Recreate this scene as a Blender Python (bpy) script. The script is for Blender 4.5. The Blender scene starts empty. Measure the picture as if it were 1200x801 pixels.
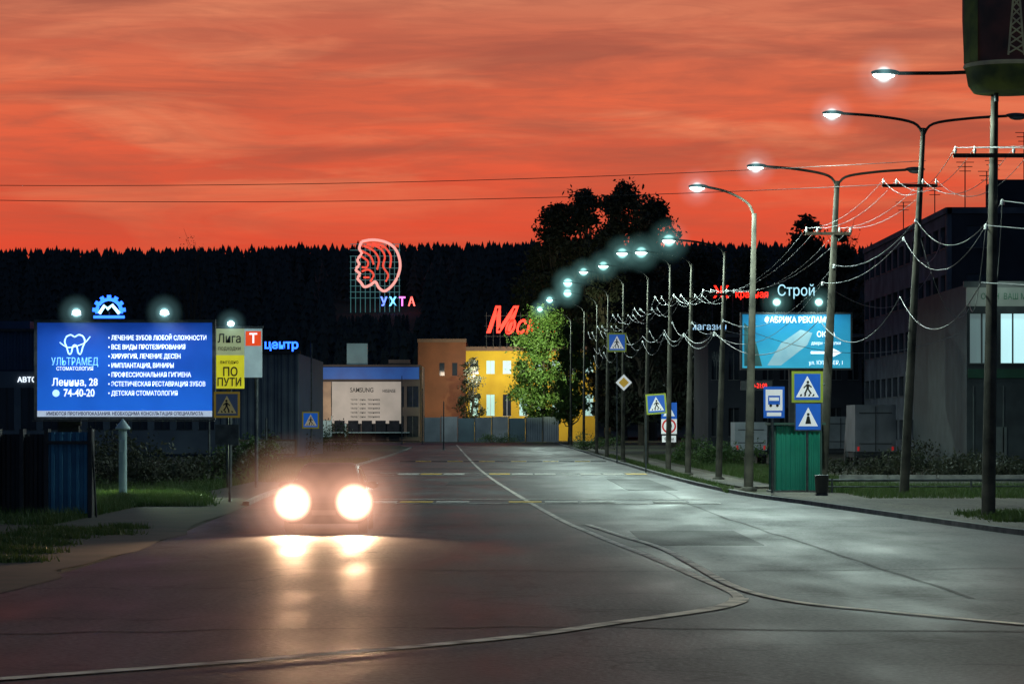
import bpy, math, random
import numpy as np
from mathutils import Vector, Matrix
random.seed(7); rng=np.random.default_rng(7)
sc=bpy.context.scene
sc.view_settings.view_transform='Standard'; sc.view_settings.look='None'; sc.view_settings.exposure=0
H=2.3; F=3500.0
def X(u,D): return (u-600)*D/F          # metres to the side at distance D
def Z(v,D): return H+(500-v)*D/F        # metres above ground at distance D

# ------------------------------------------------------------ materials
def new_mat(name):
    m=bpy.data.materials.new(name); m.use_nodes=True
    return m,m.node_tree.nodes,m.node_tree.links,m.node_tree.nodes['Principled BSDF']
def pm(name,c1,c2=None,scale=3.0,rough=0.6,metal=0.0,bump=0.0,emis=0.0,ecol=None,stretch=(1,1,1),spec=0.5):
    m,n,l,b=new_mat(name)
    if c2 is None: c2=tuple(x*0.75 for x in c1)
    tc=n.new('ShaderNodeTexCoord'); mp=n.new('ShaderNodeMapping'); mp.inputs['Scale'].default_value=stretch
    nz=n.new('ShaderNodeTexNoise'); nz.inputs['Scale'].default_value=scale; nz.inputs['Detail'].default_value=5
    cr=n.new('ShaderNodeValToRGB'); cr.color_ramp.elements[0].position=0.35; cr.color_ramp.elements[1].position=0.65
    cr.color_ramp.elements[0].color=(*c1,1); cr.color_ramp.elements[1].color=(*c2,1)
    l.new(tc.outputs['Object'],mp.inputs[0]); l.new(mp.outputs[0],nz.inputs['Vector']); l.new(nz.outputs['Fac'],cr.inputs[0])
    l.new(cr.outputs[0],b.inputs['Base Color'])
    b.inputs['Roughness'].default_value=rough; b.inputs['Metallic'].default_value=metal
    b.inputs['Specular IOR Level'].default_value=spec
    if bump:
        bp=n.new('ShaderNodeBump'); bp.inputs['Strength'].default_value=bump; bp.inputs['Distance'].default_value=0.03
        l.new(nz.outputs['Fac'],bp.inputs['Height']); l.new(bp.outputs[0],b.inputs['Normal'])
    if emis:
        if ecol is None: l.new(cr.outputs[0],b.inputs['Emission Color'])
        else: b.inputs['Emission Color'].default_value=(*ecol,1)
        b.inputs['Emission Strength'].default_value=emis
    return m
def glow(name,c,s):
    return pm(name,c,c,rough=0.5,emis=s,ecol=c)

M={}
M['steel']=pm('galvanised_steel',(0.12,0.13,0.13),(0.06,0.065,0.07),4,0.55,0.6)
M['concrete']=pm('pole_concrete',(0.10,0.088,0.066),(0.03,0.027,0.02),1.8,0.85,bump=0.4)
M['wood']=pm('pole_wood',(0.11,0.08,0.055),(0.05,0.035,0.025),3,0.85,stretch=(6,6,0.6),bump=0.4)
M['dark']=pm('dark_metal',(0.02,0.022,0.026),(0.035,0.036,0.04),3,0.5)
M['black']=pm('rubber_black',(0.015,0.015,0.015),(0.02,0.02,0.02),3,0.8)
M['wire']=pm('wire',(0.30,0.30,0.30),(0.22,0.22,0.22),1,0.5)
M['wiredark']=pm('wire_dark',(0.03,0.02,0.02),(0.02,0.015,0.015),1,0.6)
M['porcelain']=pm('porcelain',(0.6,0.6,0.58),(0.4,0.4,0.4),5,0.2)
M['lens']=glow('lamp_lens',(0.86,1.0,0.97),14)
M['lensoff']=pm('lamp_lens_unlit',(0.25,0.26,0.26),(0.2,0.2,0.2),3,0.2)
M['flood']=glow('flood_lens',(0.75,1.0,0.97),16)
M['headlens']=glow('headlight_lens',(1.0,0.93,0.82),22)
M['bark']=pm('bark',(0.10,0.075,0.05),(0.05,0.04,0.03),4,0.9,stretch=(3,3,0.6),bump=0.5)

def leafmat(name,c1,c2):
    m,n,l,b=new_mat(name)
    tc=n.new('ShaderNodeTexCoord'); nz=n.new('ShaderNodeTexNoise'); nz.inputs['Scale'].default_value=1.3; nz.inputs['Detail'].default_value=4
    cr=n.new('ShaderNodeValToRGB'); cr.color_ramp.elements[0].position=0.38; cr.color_ramp.elements[1].position=0.62
    cr.color_ramp.elements[0].color=(*c1,1); cr.color_ramp.elements[1].color=(*c2,1)
    l.new(tc.outputs['Object'],nz.inputs['Vector']); l.new(nz.outputs['Fac'],cr.inputs[0]); l.new(cr.outputs[0],b.inputs['Base Color'])
    b.inputs['Roughness'].default_value=0.6
    tr=n.new('ShaderNodeBsdfTranslucent'); l.new(cr.outputs[0],tr.inputs['Color'])
    mx=n.new('ShaderNodeMixShader'); mx.inputs[0].default_value=0.35
    l.new(b.outputs[0],mx.inputs[1]); l.new(tr.outputs[0],mx.inputs[2]); l.new(mx.outputs[0],n['Material Output'].inputs['Surface'])
    return m
M['leaf']=leafmat('foliage',(0.05,0.10,0.03),(0.09,0.14,0.04))
M['leafg']=leafmat('foliage_light',(0.07,0.14,0.025),(0.11,0.17,0.035))
M['leafd']=leafmat('foliage_dark',(0.035,0.045,0.025),(0.06,0.06,0.035))
M['conifer']=pm('conifer_foliage',(0.03,0.045,0.05),(0.05,0.06,0.06),0.15,0.9)
M['grass']=leafmat('grass_blades',(0.05,0.10,0.02),(0.09,0.12,0.035))

# lens glare imitated by an added emissive ball at each lamp, fading outward
def glare_mat(name,col,stops,s=1.0):
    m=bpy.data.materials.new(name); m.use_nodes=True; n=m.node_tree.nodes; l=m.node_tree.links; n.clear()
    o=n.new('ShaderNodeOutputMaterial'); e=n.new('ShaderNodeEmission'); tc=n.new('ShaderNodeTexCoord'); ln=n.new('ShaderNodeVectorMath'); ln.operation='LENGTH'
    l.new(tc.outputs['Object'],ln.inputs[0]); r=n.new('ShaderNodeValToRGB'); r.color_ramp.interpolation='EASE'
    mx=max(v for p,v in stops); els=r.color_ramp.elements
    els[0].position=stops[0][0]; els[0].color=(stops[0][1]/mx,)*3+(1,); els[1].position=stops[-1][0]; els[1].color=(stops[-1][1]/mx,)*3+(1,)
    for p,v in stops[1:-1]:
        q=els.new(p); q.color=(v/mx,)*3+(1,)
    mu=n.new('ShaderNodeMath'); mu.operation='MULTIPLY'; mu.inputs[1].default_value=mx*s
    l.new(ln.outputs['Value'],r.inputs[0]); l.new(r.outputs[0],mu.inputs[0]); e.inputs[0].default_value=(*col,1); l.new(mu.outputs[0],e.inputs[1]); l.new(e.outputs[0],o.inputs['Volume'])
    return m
M['haze']=glare_mat('glare_volume',(0.45,0.95,1.0),[(0,7),(.16,4.5),(.28,.38),(.5,.07),(1,0)])  # emissive material imitating lens glare
M['glare_far']=glare_mat('glare_volume_far',(0.42,1.0,0.95),[(0,6),(.16,4),(.28,.22),(.5,.05),(1,0)])
M['glare_head']=glare_mat('headlight_glare',(1.0,0.50,0.33),[(0,9),(.20,7),(.28,.70),(.42,.28),(.62,.09),(.82,.025),(1,0)])  # warm emissive ball standing in for headlight glare
def haze(loc,r,mat,parent):  # adds an emissive ball imitating lens glare
    mb=MB(); mb.ell((0,0,0),(1,1,1),0,20,12); o=mb.obj('glare_volume',[mat],loc=loc,parent=parent); o.scale=(r,r,r); return o

# ------------------------------------------------------------ mesh builder
class MB:
    def __init__(s): s.v=[]; s.f=[]; s.m=[]; s.T=None; s.sm=[]
    def add(s,vs,fs,mi=0,sm=False):
        o=len(s.v)
        for p in vs:
            p=Vector(p)
            if s.T is not None: p=s.T@p
            s.v.append(tuple(p))
        for f in fs: s.f.append([i+o for i in f]); s.m.append(mi); s.sm.append(sm)
    def box(s,x0,x1,y0,y1,z0,z1,mi=0):
        s.add([(x0,y0,z0),(x1,y0,z0),(x1,y1,z0),(x0,y1,z0),(x0,y0,z1),(x1,y0,z1),(x1,y1,z1),(x0,y1,z1)],
              [(0,3,2,1),(4,5,6,7),(0,1,5,4),(1,2,6,5),(2,3,7,6),(3,0,4,7)],mi)
    def tube(s,pts,rs,n=8,mi=0,cap=True,sm=True):
        pts=[Vector(p) for p in pts]
        if not hasattr(rs,'__len__'): rs=[rs]*len(pts)
        vs=[];fs=[]
        for i,p in enumerate(pts):
            a=pts[max(i-1,0)]; b=pts[min(i+1,len(pts)-1)]; d=(b-a)
            if d.length<1e-9: d=Vector((0,0,1))
            d.normalize(); up=Vector((0,0,1)) if abs(d.z)<0.9 else Vector((1,0,0))
            e1=d.cross(up).normalized(); e2=d.cross(e1).normalized()
            for k in range(n):
                t=2*math.pi*k/n
                vs.append(p+(e1*math.cos(t)+e2*math.sin(t))*rs[i])
        for i in range(len(pts)-1):
            for k in range(n):
                k2=(k+1)%n
                fs.append((i*n+k,i*n+k2,(i+1)*n+k2,(i+1)*n+k))
        s.add(vs,fs,mi,sm)
        if cap:
            s.add(vs[:n],[tuple(range(n))],mi); s.add(vs[-n:],[tuple(range(n-1,-1,-1))],mi)
    def lathe(s,c,prof,n=16,mi=0,sm=True):
        vs=[];fs=[]
        for r,z in prof:
            for k in range(n):
                t=2*math.pi*k/n; vs.append((c[0]+r*math.cos(t),c[1]+r*math.sin(t),c[2]+z))
        for i in range(len(prof)-1):
            for k in range(n):
                k2=(k+1)%n; fs.append((i*n+k,i*n+k2,(i+1)*n+k2,(i+1)*n+k))
        s.add(vs,fs,mi,sm)
    def ell(s,c,r,mi=0,n=12,m=8):
        vs=[];fs=[]
        for i in range(m+1):
            a=-math.pi/2+math.pi*i/m
            for k in range(n):
                t=2*math.pi*k/n
                vs.append((c[0]+r[0]*math.cos(a)*math.cos(t),c[1]+r[1]*math.cos(a)*math.sin(t),c[2]+r[2]*math.sin(a)))
        for i in range(m):
            for k in range(n):
                k2=(k+1)%n; fs.append((i*n+k,i*n+k2,(i+1)*n+k2,(i+1)*n+k))
        s.add(vs,fs,mi,True)
    def flat(s,pts,y,mi=0):      # polygon in x-z plane facing -y
        s.add([(p[0],y,p[1]) for p in pts],[tuple(range(len(pts)))],mi)
    def rect(s,x0,x1,z0,z1,y,mi=0): s.flat([(x0,z0),(x1,z0),(x1,z1),(x0,z1)],y,mi)
    def disc(s,cx,cz,r,y,mi=0,n=24): s.flat([(cx+r*math.cos(2*math.pi*k/n),cz+r*math.sin(2*math.pi*k/n)) for k in range(n)],y,mi)
    def corr(s,x0,x1,z0,z1,y,pitch=0.2,dep=0.035,mi=0):
        xs=[];n=max(1,int((x1-x0)/pitch)); p=(x1-x0)/n
        for i in range(n):
            a=x0+i*p
            xs+=[(a,y),(a+p*0.35,y),(a+p*0.5,y-dep),(a+p*0.85,y-dep)]
        xs.append((x1,y))
        vs=[];fs=[]
        for (x,yy) in xs: vs+=[(x,yy,z0),(x,yy,z1)]
        for i in range(len(xs)-1): fs.append((2*i,2*i+2,2*i+3,2*i+1))
        s.add(vs,fs,mi)
    def facade(s,x0,x1,z0,z1,nc,nr,wf=0.6,hf=0.55,sill=0.25,t=0.25,y=0,mw=0,mg=1,mf=2,gl=None):
        cw=(x1-x0)/nc; ch=(z1-z0)/nr
        for r in range(nr):
            zb=z0+r*ch; a=zb+sill*ch; b=a+hf*ch
            s.box(x0,x1,y,y+t,zb,a,mw); s.box(x0,x1,y,y+t,b,zb+ch,mw)
            for c in range(nc+1):
                l=x0 if c==0 else x0+c*cw-cw*(1-wf)/2
                rr=x1 if c==nc else x0+c*cw+cw*(1-wf)/2
                s.box(l,rr,y,y+t,a,b,mw)
            for c in range(nc):
                l=x0+c*cw+cw*(1-wf)/2; rr=l+cw*wf
                s.rect(l,rr,a,b,y+t*0.8,(gl(r,c) if gl else mg))
                s.box((l+rr)/2-0.04,(l+rr)/2+0.04,y+t*0.55,y+t*0.75,a,b,mf)
                s.box(l-0.05,rr+0.05,y-0.06,y+t*0.5,a-0.05,a+0.003,mf)
    def obj(s,name,mats,loc=(0,0,0),parent=None,rot=None):
        me=bpy.data.meshes.new(name); me.from_pydata(s.v,[],s.f)
        for m in mats: me.materials.append(m)
        me.polygons.foreach_set('material_index',s.m); me.polygons.foreach_set('use_smooth',s.sm)
        me.update(); o=bpy.data.objects.new(name,me); sc.collection.objects.link(o); o.location=loc
        if rot: o.rotation_euler=rot
        if parent: o.parent=parent
        return o
def grp(name,loc,rotz=0):
    e=bpy.data.objects.new(name,None); e.location=loc; e.rotation_euler=(0,0,rotz); e.empty_display_size=0.3
    sc.collection.objects.link(e); return e
def text(body,size,loc,mat,parent,align='CENTER',ext=0.01,name='lettering',bold=0.0,sx=1.0,shear=0.0,rot=(math.pi/2,0,0)):
    c=bpy.data.curves.new(name,'FONT'); c.body=body; c.size=size; c.align_x=align; c.align_y='CENTER'; c.extrude=ext; c.offset=bold; c.shear=shear
    c.resolution_u=3
    c.materials.append(mat); o=bpy.data.objects.new(name,c); o.location=loc; o.rotation_euler=rot; o.scale=(sx,1,1)
    sc.collection.objects.link(o); o.parent=parent; return o
def lamp(kind,name,loc,power,col,parent=None,aim=None,size=0.15,angle=150,blend=0.6):
    L=bpy.data.lights.new(name,kind); L.energy=power; L.color=col
    if kind=='SPOT': L.spot_size=math.radians(angle); L.spot_blend=blend
    if kind=='AREA': L.size=size
    else: L.shadow_soft_size=size
    o=bpy.data.objects.new(name,L); sc.collection.objects.link(o); o.location=loc
    if aim is not None: o.rotation_euler=(Vector(aim)-Vector(loc)).to_track_quat('-Z','Y').to_euler()
    if parent: o.parent=parent
    return o

# ------------------------------------------------------------ world (sunset glow)
w=bpy.data.worlds.new('World'); sc.world=w; w.use_nodes=True
n=w.node_tree.nodes; l=w.node_tree.links; n.clear()
out=n.new('ShaderNodeOutputWorld'); bg=n.new('ShaderNodeBackground'); bg2=n.new('ShaderNodeBackground'); add=n.new('ShaderNodeAddShader')
sky=n.new('ShaderNodeTexSky'); sky.sky_type='NISHITA'; sky.sun_disc=False; sky.sun_elevation=math.radians(-2.5); sky.sun_rotation=math.radians(0)
l.new(sky.outputs[0],bg2.inputs[0]); bg2.inputs[1].default_value=0.05
tc=n.new('ShaderNodeTexCoord'); sp=n.new('ShaderNodeSeparateXYZ'); l.new(tc.outputs['Generated'],sp.inputs[0])
def math_(op,a,b=None,clamp=False):
    x=n.new('ShaderNodeMath'); x.operation=op; x.use_clamp=clamp
    for i,q in enumerate((a,b)):
        if q is None: continue
        if isinstance(q,(int,float)): x.inputs[i].default_value=q
        else: l.new(q,x.inputs[i])
    return x.outputs[0]
def ramp(src,els):
    r=n.new('ShaderNodeValToRGB'); e=r.color_ramp.elements
    e[0].position=els[0][0]; e[0].color=(*els[0][1],1); e[1].position=els[-1][0]; e[1].color=(*els[-1][1],1)
    for p,c in els[1:-1]:
        q=e.new(p); q.color=(*c,1)
    l.new(src,r.inputs[0]); return r.outputs[0]
AMB=(0.026,0.050,0.095)
zf=math_('MULTIPLY',sp.outputs['Z'],4.0)   # 0.25 elevation -> 1
base=ramp(zf,[(0.0,(0.55,0.045,0.03)),(0.24,(0.72,0.055,0.028)),(0.33,(0.76,0.082,0.036)),(0.45,(0.72,0.12,0.05)),(0.57,(0.58,0.16,0.085)),(0.64,(0.30,0.09,0.06)),(0.78,(0.07,0.05,0.06)),(1.0,AMB)])
def clouds(sx,sz,off,det,lo,hi,rotz=0.0,dist=0.6,rgh=0.55):
    mp=n.new('ShaderNodeMapping'); mp.inputs['Scale'].default_value=(sx,0.0,sz); mp.inputs['Location'].default_value=off
    mp.inputs['Rotation'].default_value=(0,rotz,0)
    l.new(tc.outputs['Generated'],mp.inputs[0])
    nz=n.new('ShaderNodeTexNoise'); nz.inputs['Scale'].default_value=1; nz.inputs['Detail'].default_value=det; nz.inputs['Roughness'].default_value=rgh
    nz.inputs['Distortion'].default_value=dist
    l.new(mp.outputs[0],nz.inputs['Vector'])
    return ramp(nz.outputs['Fac'],[(lo,(0,0,0)),(hi,(1,1,1))])
def mix(fac,a,b,typ='MIX'):
    x=n.new('ShaderNodeMix'); x.data_type='RGBA'; x.blend_type=typ
    if isinstance(fac,(int,float)): x.inputs[0].default_value=fac
    else: l.new(fac,x.inputs[0])
    for i,q in ((6,a),(7,b)):
        if isinstance(q,tuple): x.inputs[i].default_value=(*q,1)
        else: l.new(q,x.inputs[i])
    return x.outputs[2]
c1=clouds(8,62,(2.4,0,1.3),7,0.46,0.64,0.03,0.8)
c2=clouds(22,210,(5,0,4.1),8,0.44,0.68,-0.05,0.9,0.62)
c3=clouds(9,60,(9,0,7.7),7,0.48,0.68,0.04,0.9)
c4=clouds(5,38,(3.3,0,2.2),4,0.44,0.60,-0.02,0.5)
upmask=ramp(zf,[(0.22,(0.2,0.2,0.2)),(0.38,(1,1,1))])
def fm(c,k): return math_('MULTIPLY',math_('MULTIPLY',c,upmask),k)
col=mix(fm(c4,.36),base,(0.42,0.058,0.035)); col=mix(fm(c3,.60),col,(0.82,0.25,0.12)); col=mix(fm(c1,.60),col,(0.28,0.06,0.042)); col=mix(fm(c2,.42),col,(0.33,0.08,0.05))
az=ramp(sp.outputs['Y'],[(0.80,(0,0,0)),(0.96,(1,1,1))])
l.new(mix(az,AMB,col),bg.inputs[0])
bg.inputs[1].default_value=1.0
l.new(bg.outputs[0],add.inputs[0]); l.new(bg2.outputs[0],add.inputs[1]); l.new(add.outputs[0],out.inputs[0])

# ------------------------------------------------------------ ground, road
def sheet(name,pts,z,mat):
    me=bpy.data.meshes.new(name); me.from_pydata([(x,y,z) for x,y in pts],[],[tuple(range(len(pts)))]); me.materials.append(mat)
    o=bpy.data.objects.new(name,me); sc.collection.objects.link(o); return o
def ground_mat():
    m,n,l,b=new_mat('ground_soil')
    tc=n.new('ShaderNodeTexCoord'); a=n.new('ShaderNodeTexNoise'); a.inputs['Scale'].default_value=0.12; a.inputs['Detail'].default_value=8
    c=n.new('ShaderNodeTexNoise'); c.inputs['Scale'].default_value=4; c.inputs['Detail'].default_value=6
    l.new(tc.outputs['Object'],a.inputs[0]); l.new(tc.outputs['Object'],c.inputs[0])
    r=n.new('ShaderNodeValToRGB'); r.color_ramp.elements[0].position=.4; r.color_ramp.elements[1].position=.6
    r.color_ramp.elements[0].color=(0.045,0.055,0.022,1); r.color_ramp.elements[1].color=(0.075,0.055,0.035,1)
    l.new(a.outputs['Fac'],r.inputs[0])
    x=n.new('ShaderNodeMix'); x.data_type='RGBA'; x.blend_type='MULTIPLY'; x.inputs[0].default_value=0.8
    l.new(r.outputs[0],x.inputs[6]); 
    r2=n.new('ShaderNodeValToRGB'); r2.color_ramp.elements[0].color=(.4,.4,.4,1); r2.color_ramp.elements[1].color=(1.4,1.4,1.4,1)
    l.new(c.outputs['Fac'],r2.inputs[0]); l.new(r2.outputs[0],x.inputs[7]); l.new(x.outputs[2],b.inputs['Base Color'])
    b.inputs['Roughness'].default_value=0.95
    bp=n.new('ShaderNodeBump'); bp.inputs['Strength'].default_value=.7; bp.inputs['Distance'].default_value=.1; l.new(c.outputs['Fac'],bp.inputs['Height']); l.new(bp.outputs[0],b.inputs['Normal'])
    return m
def asphalt_mat(name='asphalt',lo=0.035,hi=0.075,rough=0.5,tint=(1,1,1),spec=0.5):
    m,n,l,b=new_mat(name)
    tc=n.new('ShaderNodeTexCoord')
    def nz(scale,det,st=(1,1,1)):
        mp=n.new('ShaderNodeMapping'); mp.inputs['Scale'].default_value=st; l.new(tc.outputs['Object'],mp.inputs[0])
        q=n.new('ShaderNodeTexNoise'); q.inputs['Scale'].default_value=scale; q.inputs['Detail'].default_value=det; l.new(mp.outputs[0],q.inputs['Vector']); return q.outputs['Fac']
    def rp(src,a,b2,ca,cb):
        r=n.new('ShaderNodeValToRGB'); r.color_ramp.elements[0].position=a; r.color_ramp.elements[1].position=b2
        r.color_ramp.elements[0].color=(*ca,1); r.color_ramp.elements[1].color=(*cb,1); l.new(src,r.inputs[0]); return r.outputs[0]
    def mul(a,b2,f=1):
        x=n.new('ShaderNodeMix'); x.data_type='RGBA'; x.blend_type='MULTIPLY'; x.inputs[0].default_value=f; l.new(a,x.inputs[6]); l.new(b2,x.inputs[7]); return x.outputs[2]
    big=nz(0.12,5); lane=nz(0.9,4,(1,0.03,1)); patch=nz(0.6,7,(1,0.25,1)); grit=nz(14,5)
    c=rp(big,0.35,0.65,tuple(lo*t for t in tint),tuple(hi*t for t in tint))
    c=mul(c,rp(lane,0.3,0.7,(0.6,0.6,0.6),(1.3,1.3,1.3)))
    c=mul(c,rp(patch,0.35,0.65,(0.7,0.7,0.7),(1.25,1.25,1.25)))
    c=mul(c,rp(grit,0.35,0.65,(0.4,0.4,0.4),(1.6,1.6,1.6)))
    vo=n.new('ShaderNodeTexVoronoi'); vo.feature='DISTANCE_TO_EDGE'; vo.inputs['Scale'].default_value=0.16
    wn=n.new('ShaderNodeTexNoise'); wn.inputs['Scale'].default_value=0.8; wn.inputs['Detail'].default_value=5; l.new(tc.outputs['Object'],wn.inputs['Vector'])
    va=n.new('ShaderNodeVectorMath'); va.operation='MULTIPLY_ADD'; va.inputs[1].default_value=(2.6,2.6,2.6); l.new(wn.outputs['Color'],va.inputs[0]); l.new(tc.outputs['Object'],va.inputs[2])
    l.new(va.outputs[0],vo.inputs['Vector'])
    c=mul(c,rp(vo.outputs['Distance'],0.004,0.016,(0.35,0.35,0.35),(1,1,1)))
    l.new(c,b.inputs['Base Color'])
    rr=rp(patch,0.3,0.7,(rough-0.1,)*3,(rough+0.14,)*3); l.new(rr,b.inputs['Roughness']); b.inputs['Specular IOR Level'].default_value=spec
    bp=n.new('ShaderNodeBump'); bp.inputs['Strength'].default_value=.5; bp.inputs['Distance'].default_value=.02; l.new(grit,bp.inputs['Height']); l.new(bp.outputs[0],b.inputs['Normal'])
    return m
M['ground']=ground_mat(); M['asphalt']=asphalt_mat(lo=.036,hi=.068,rough=.53,spec=.28,tint=(.97,1,1.0))
M['pave']=asphalt_mat('worn_pavement',0.085,0.15,0.75,(1,0.86,0.68),.3)
g=sheet('ground',[(-2500,-200),(2500,-200),(2500,4000),(-2500,4000)],0,M['ground'])
edge=[(5,-25,45),(18,-16,38),(27,-10,32),(37,-7.4,26),(44,-7.1,20),(50,-7.0,14.5),(57,-7.0,11.8),(63,-7.1,10.8),(70.6,-7.3,10.1),(87.5,-7.7,8.75),(100.6,-8.1,7.7),(124,-8.5,7.1),(168,-9.0,6.8),(251,-9.7,6.5),(330,-11,6.3),(370,-14,6.2),(400,-30,6.1),(436,-60,6.0)]
mb=MB(); vs=[];fs=[]
for y,a,b in edge: vs+=[(a,y,0.008),(b,y,0.008)]
for i in range(len(edge)-1): fs.append((2*i,2*i+1,2*i+3,2*i+2))
mb.add(vs,fs); mb.obj('road',[M['asphalt']])
def smooth(pts,k=8):
    o=[]; P=[Vector(p) for p in pts]
    for i in range(len(P)-1):
        a=P[max(i-1,0)];b=P[i];c=P[i+1];d=P[min(i+2,len(P)-1)]
        for j in range(k):
            t=j/k
            o.append(0.5*((2*b)+(c-a)*t+(2*a-5*b+4*c-d)*t*t+(3*b-a-3*c+d)*t**3))
    o.append(P[-1]); return o
def ribbon(mb,pts,w,z0,z1=None,side=0,mi=0):
    P=[Vector(p) for p in pts]; vs=[];fs=[]
    for i,p in enumerate(P):
        d=(P[min(i+1,len(P)-1)]-P[max(i-1,0)]).normalized(); nn=Vector((-d.y,d.x))
        a=p+nn*(w/2+side*w/2); b=p-nn*(w/2-side*w/2)
        if z1 is None: vs+=[(a.x,a.y,z0),(b.x,b.y,z0)]
        else: vs+=[(a.x,a.y,z0),(a.x,a.y,z1),(b.x,b.y,z1),(b.x,b.y,z0)]
    k=2 if z1 is None else 4
    for i in range(len(P)-1):
        if k==2: fs.append((2*i,2*i+1,2*i+3,2*i+2))
        else:
            for j in range(3): fs.append((4*i+j,4*i+j+1,4*i+4+j+1,4*i+4+j))
    mb.add(vs,fs,mi)
def gp(u,v): D=H*F/(v-500); return ((u-600)*D/F,D)
# repaired strips and tar seams in the asphalt
mpatch=asphalt_mat('asphalt_repair',.022,.04,.62,(1,1,1),.25)
mb=MB()
for x0,x1,y0,y1 in ((2.6,4.9,58,66),(-5.5,-3.4,78,90),(4.2,6.0,108,132),(-2.6,-.6,118,126)):
    mb.box(x0,x1,y0,y1,0.0,0.0125,0)
rr_=random.Random(9)
for pts in ([(-7,47),(-3,48.2),(2,47.4),(9,48.6)],[(-6,33),(0,34.2),(6,33.4),(12,34.6)],[(6.2,40),(5.7,60),(5.3,85),(5.6,120)],[(-7,69),(0,69.6),(9,68.8)]):
    P=smooth(pts,10); P=[(p.x+rr_.uniform(-.06,.06),p.y+rr_.uniform(-.15,.15)) for p in P]; ribbon(mb,P,.09,.0145)
mb.obj('asphalt_repair_patch',[mpatch])
# kerbs
mk=pm('kerb_concrete',(0.25,0.24,0.22),(0.12,0.115,0.11),2,0.85,bump=0.3)
mb=MB(); ribbon(mb,smooth([(b,y) for y,a,b in edge if 44<=y<=436]),0.18,0.0,0.13,side=-1); mb.obj('kerb',[mk])
mb=MB(); ribbon(mb,smooth([(a,y) for y,a,b in edge if 80<=y<=330]),0.18,0.0,0.12,side=1); mb.obj('kerb',[mk])
# pavements
ms=pm('verge_dirt',(0.07,0.055,0.04),(0.04,0.038,0.026),0.8,0.95,bump=0.5)
def strip(name,pts_l,pts_r,z,mat):
    vs=[];fs=[]
    for a,b in zip(pts_l,pts_r): vs+=[(a[0],a[1],z),(b[0],b[1],z)]
    for i in range(len(pts_l)-1): fs.append((2*i,2*i+1,2*i+3,2*i+2))
    m=MB(); m.add(vs,fs); return m.obj(name,[mat])
strip('pavement',[(14.9,49.5),(12.3,56.5),(11.2,63),(10.5,70.6),(9.2,87.5),(8.2,101)],[(40,52),(36,62),(30,72),(24,82),(16.0,92),(10.2,101)],0.10,M['pave'])
strip('pavement',[(8.6,112),(8.2,124),(7.9,168),(7.6,251),(7.4,400)],[(10.2,112),(9.8,124),(9.4,168),(9.2,251),(9.0,400)],0.06,M['pave'])
pl=[(-26,5),(-17.5,18),(-13,30),(-11,50),(-10.6,80),(-11,124),(-12,300)]; pr=[(-25,5.0),(-16.3,18),(-8.8,31),(-7.05,50),(-7.6,80),(-8.7,124),(-10.8,300)]
SL=smooth(pl,10); SR=smooth(pr,10)
strip('dirt_shoulder',[(p.x,p.y) for p in SL],[(p.x+rr_.uniform(-.25,.35),p.y) for p in SR],0.0165,ms)
# markings
def paint(name,c,lo=.42,hi=.62,k=.22,sc_=5):
    m,n,l,b=new_mat(name); tc=n.new('ShaderNodeTexCoord'); q=n.new('ShaderNodeTexNoise'); q.inputs['Scale'].default_value=sc_; q.inputs['Detail'].default_value=8; l.new(tc.outputs['Object'],q.inputs[0])
    r=n.new('ShaderNodeValToRGB'); r.color_ramp.elements[0].position=lo; r.color_ramp.elements[1].position=hi; r.color_ramp.elements[0].color=(*[x*k for x in c],1); r.color_ramp.elements[1].color=(*c,1)
    l.new(q.outputs['Fac'],r.inputs[0]); l.new(r.outputs[0],b.inputs['Base Color']); b.inputs['Roughness'].default_value=.7; return m
mw=paint('road_paint_white',(0.65,0.60,0.54),.35,.6,.4); my=paint('road_paint_yellow',(0.80,0.48,0.05),.35,.6,.5); mwd=paint('road_paint_line',(0.62,0.54,0.47),.34,.58,.30,2.2)
z=0.021
mb=MB()
L1=smooth([gp(*p) for p in [(535,521),(552,540),(575,560),(640,600),(700,628),(760,652),(825,680),(855,693),(866,702),(856,709),(820,717),(720,731),(600,748),(350,771),(100,790),(-200,812)]])
L2=smooth([gp(*p) for p in [(560,535),(588,560),(655,600),(715,624),(770,641),(810,661),(860,688),(930,706),(1050,719),(1200,733),(1400,750)]])
ribbon(mb,L1[:-48],0.15,z); ribbon(mb,L1[-57:],0.26,z+.003); ribbon(mb,L2[20:],0.15,z+0.006,mi=0)
mb.obj('road_marking',[mwd])
mb=MB()
for D0,x0,x1 in ((90,-4.5,5.0),(143,-5.5,6.2)):
    k=0; x=x0
    while x<x1:
        if k%4!=3: mb.box(x,x+1.0,D0,D0+(1.5 if D0<100 else 3.0),z+.008,z+0.012,1 if k%3==1 else 0)
        x+=1.1; k+=1
    mb.box(x0-1,x1+1,D0+3.9,D0+4.3,z+.008,z+0.012,0); mb.box(x0-2,x1+1.2,D0-1.5,D0-1.1,z+.008,z+0.012,0)
mb.obj('pedestrian_crossing_marking',[mw,my])
mb=MB()
for D0 in (197,):
    for i in range(13):
        mb.box(-7.4+i*1.05,-6.4+i*1.05,D0,D0+0.5,0.01,0.05,i%2)
mb.obj('speed_bump',[M['black'],my])

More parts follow.
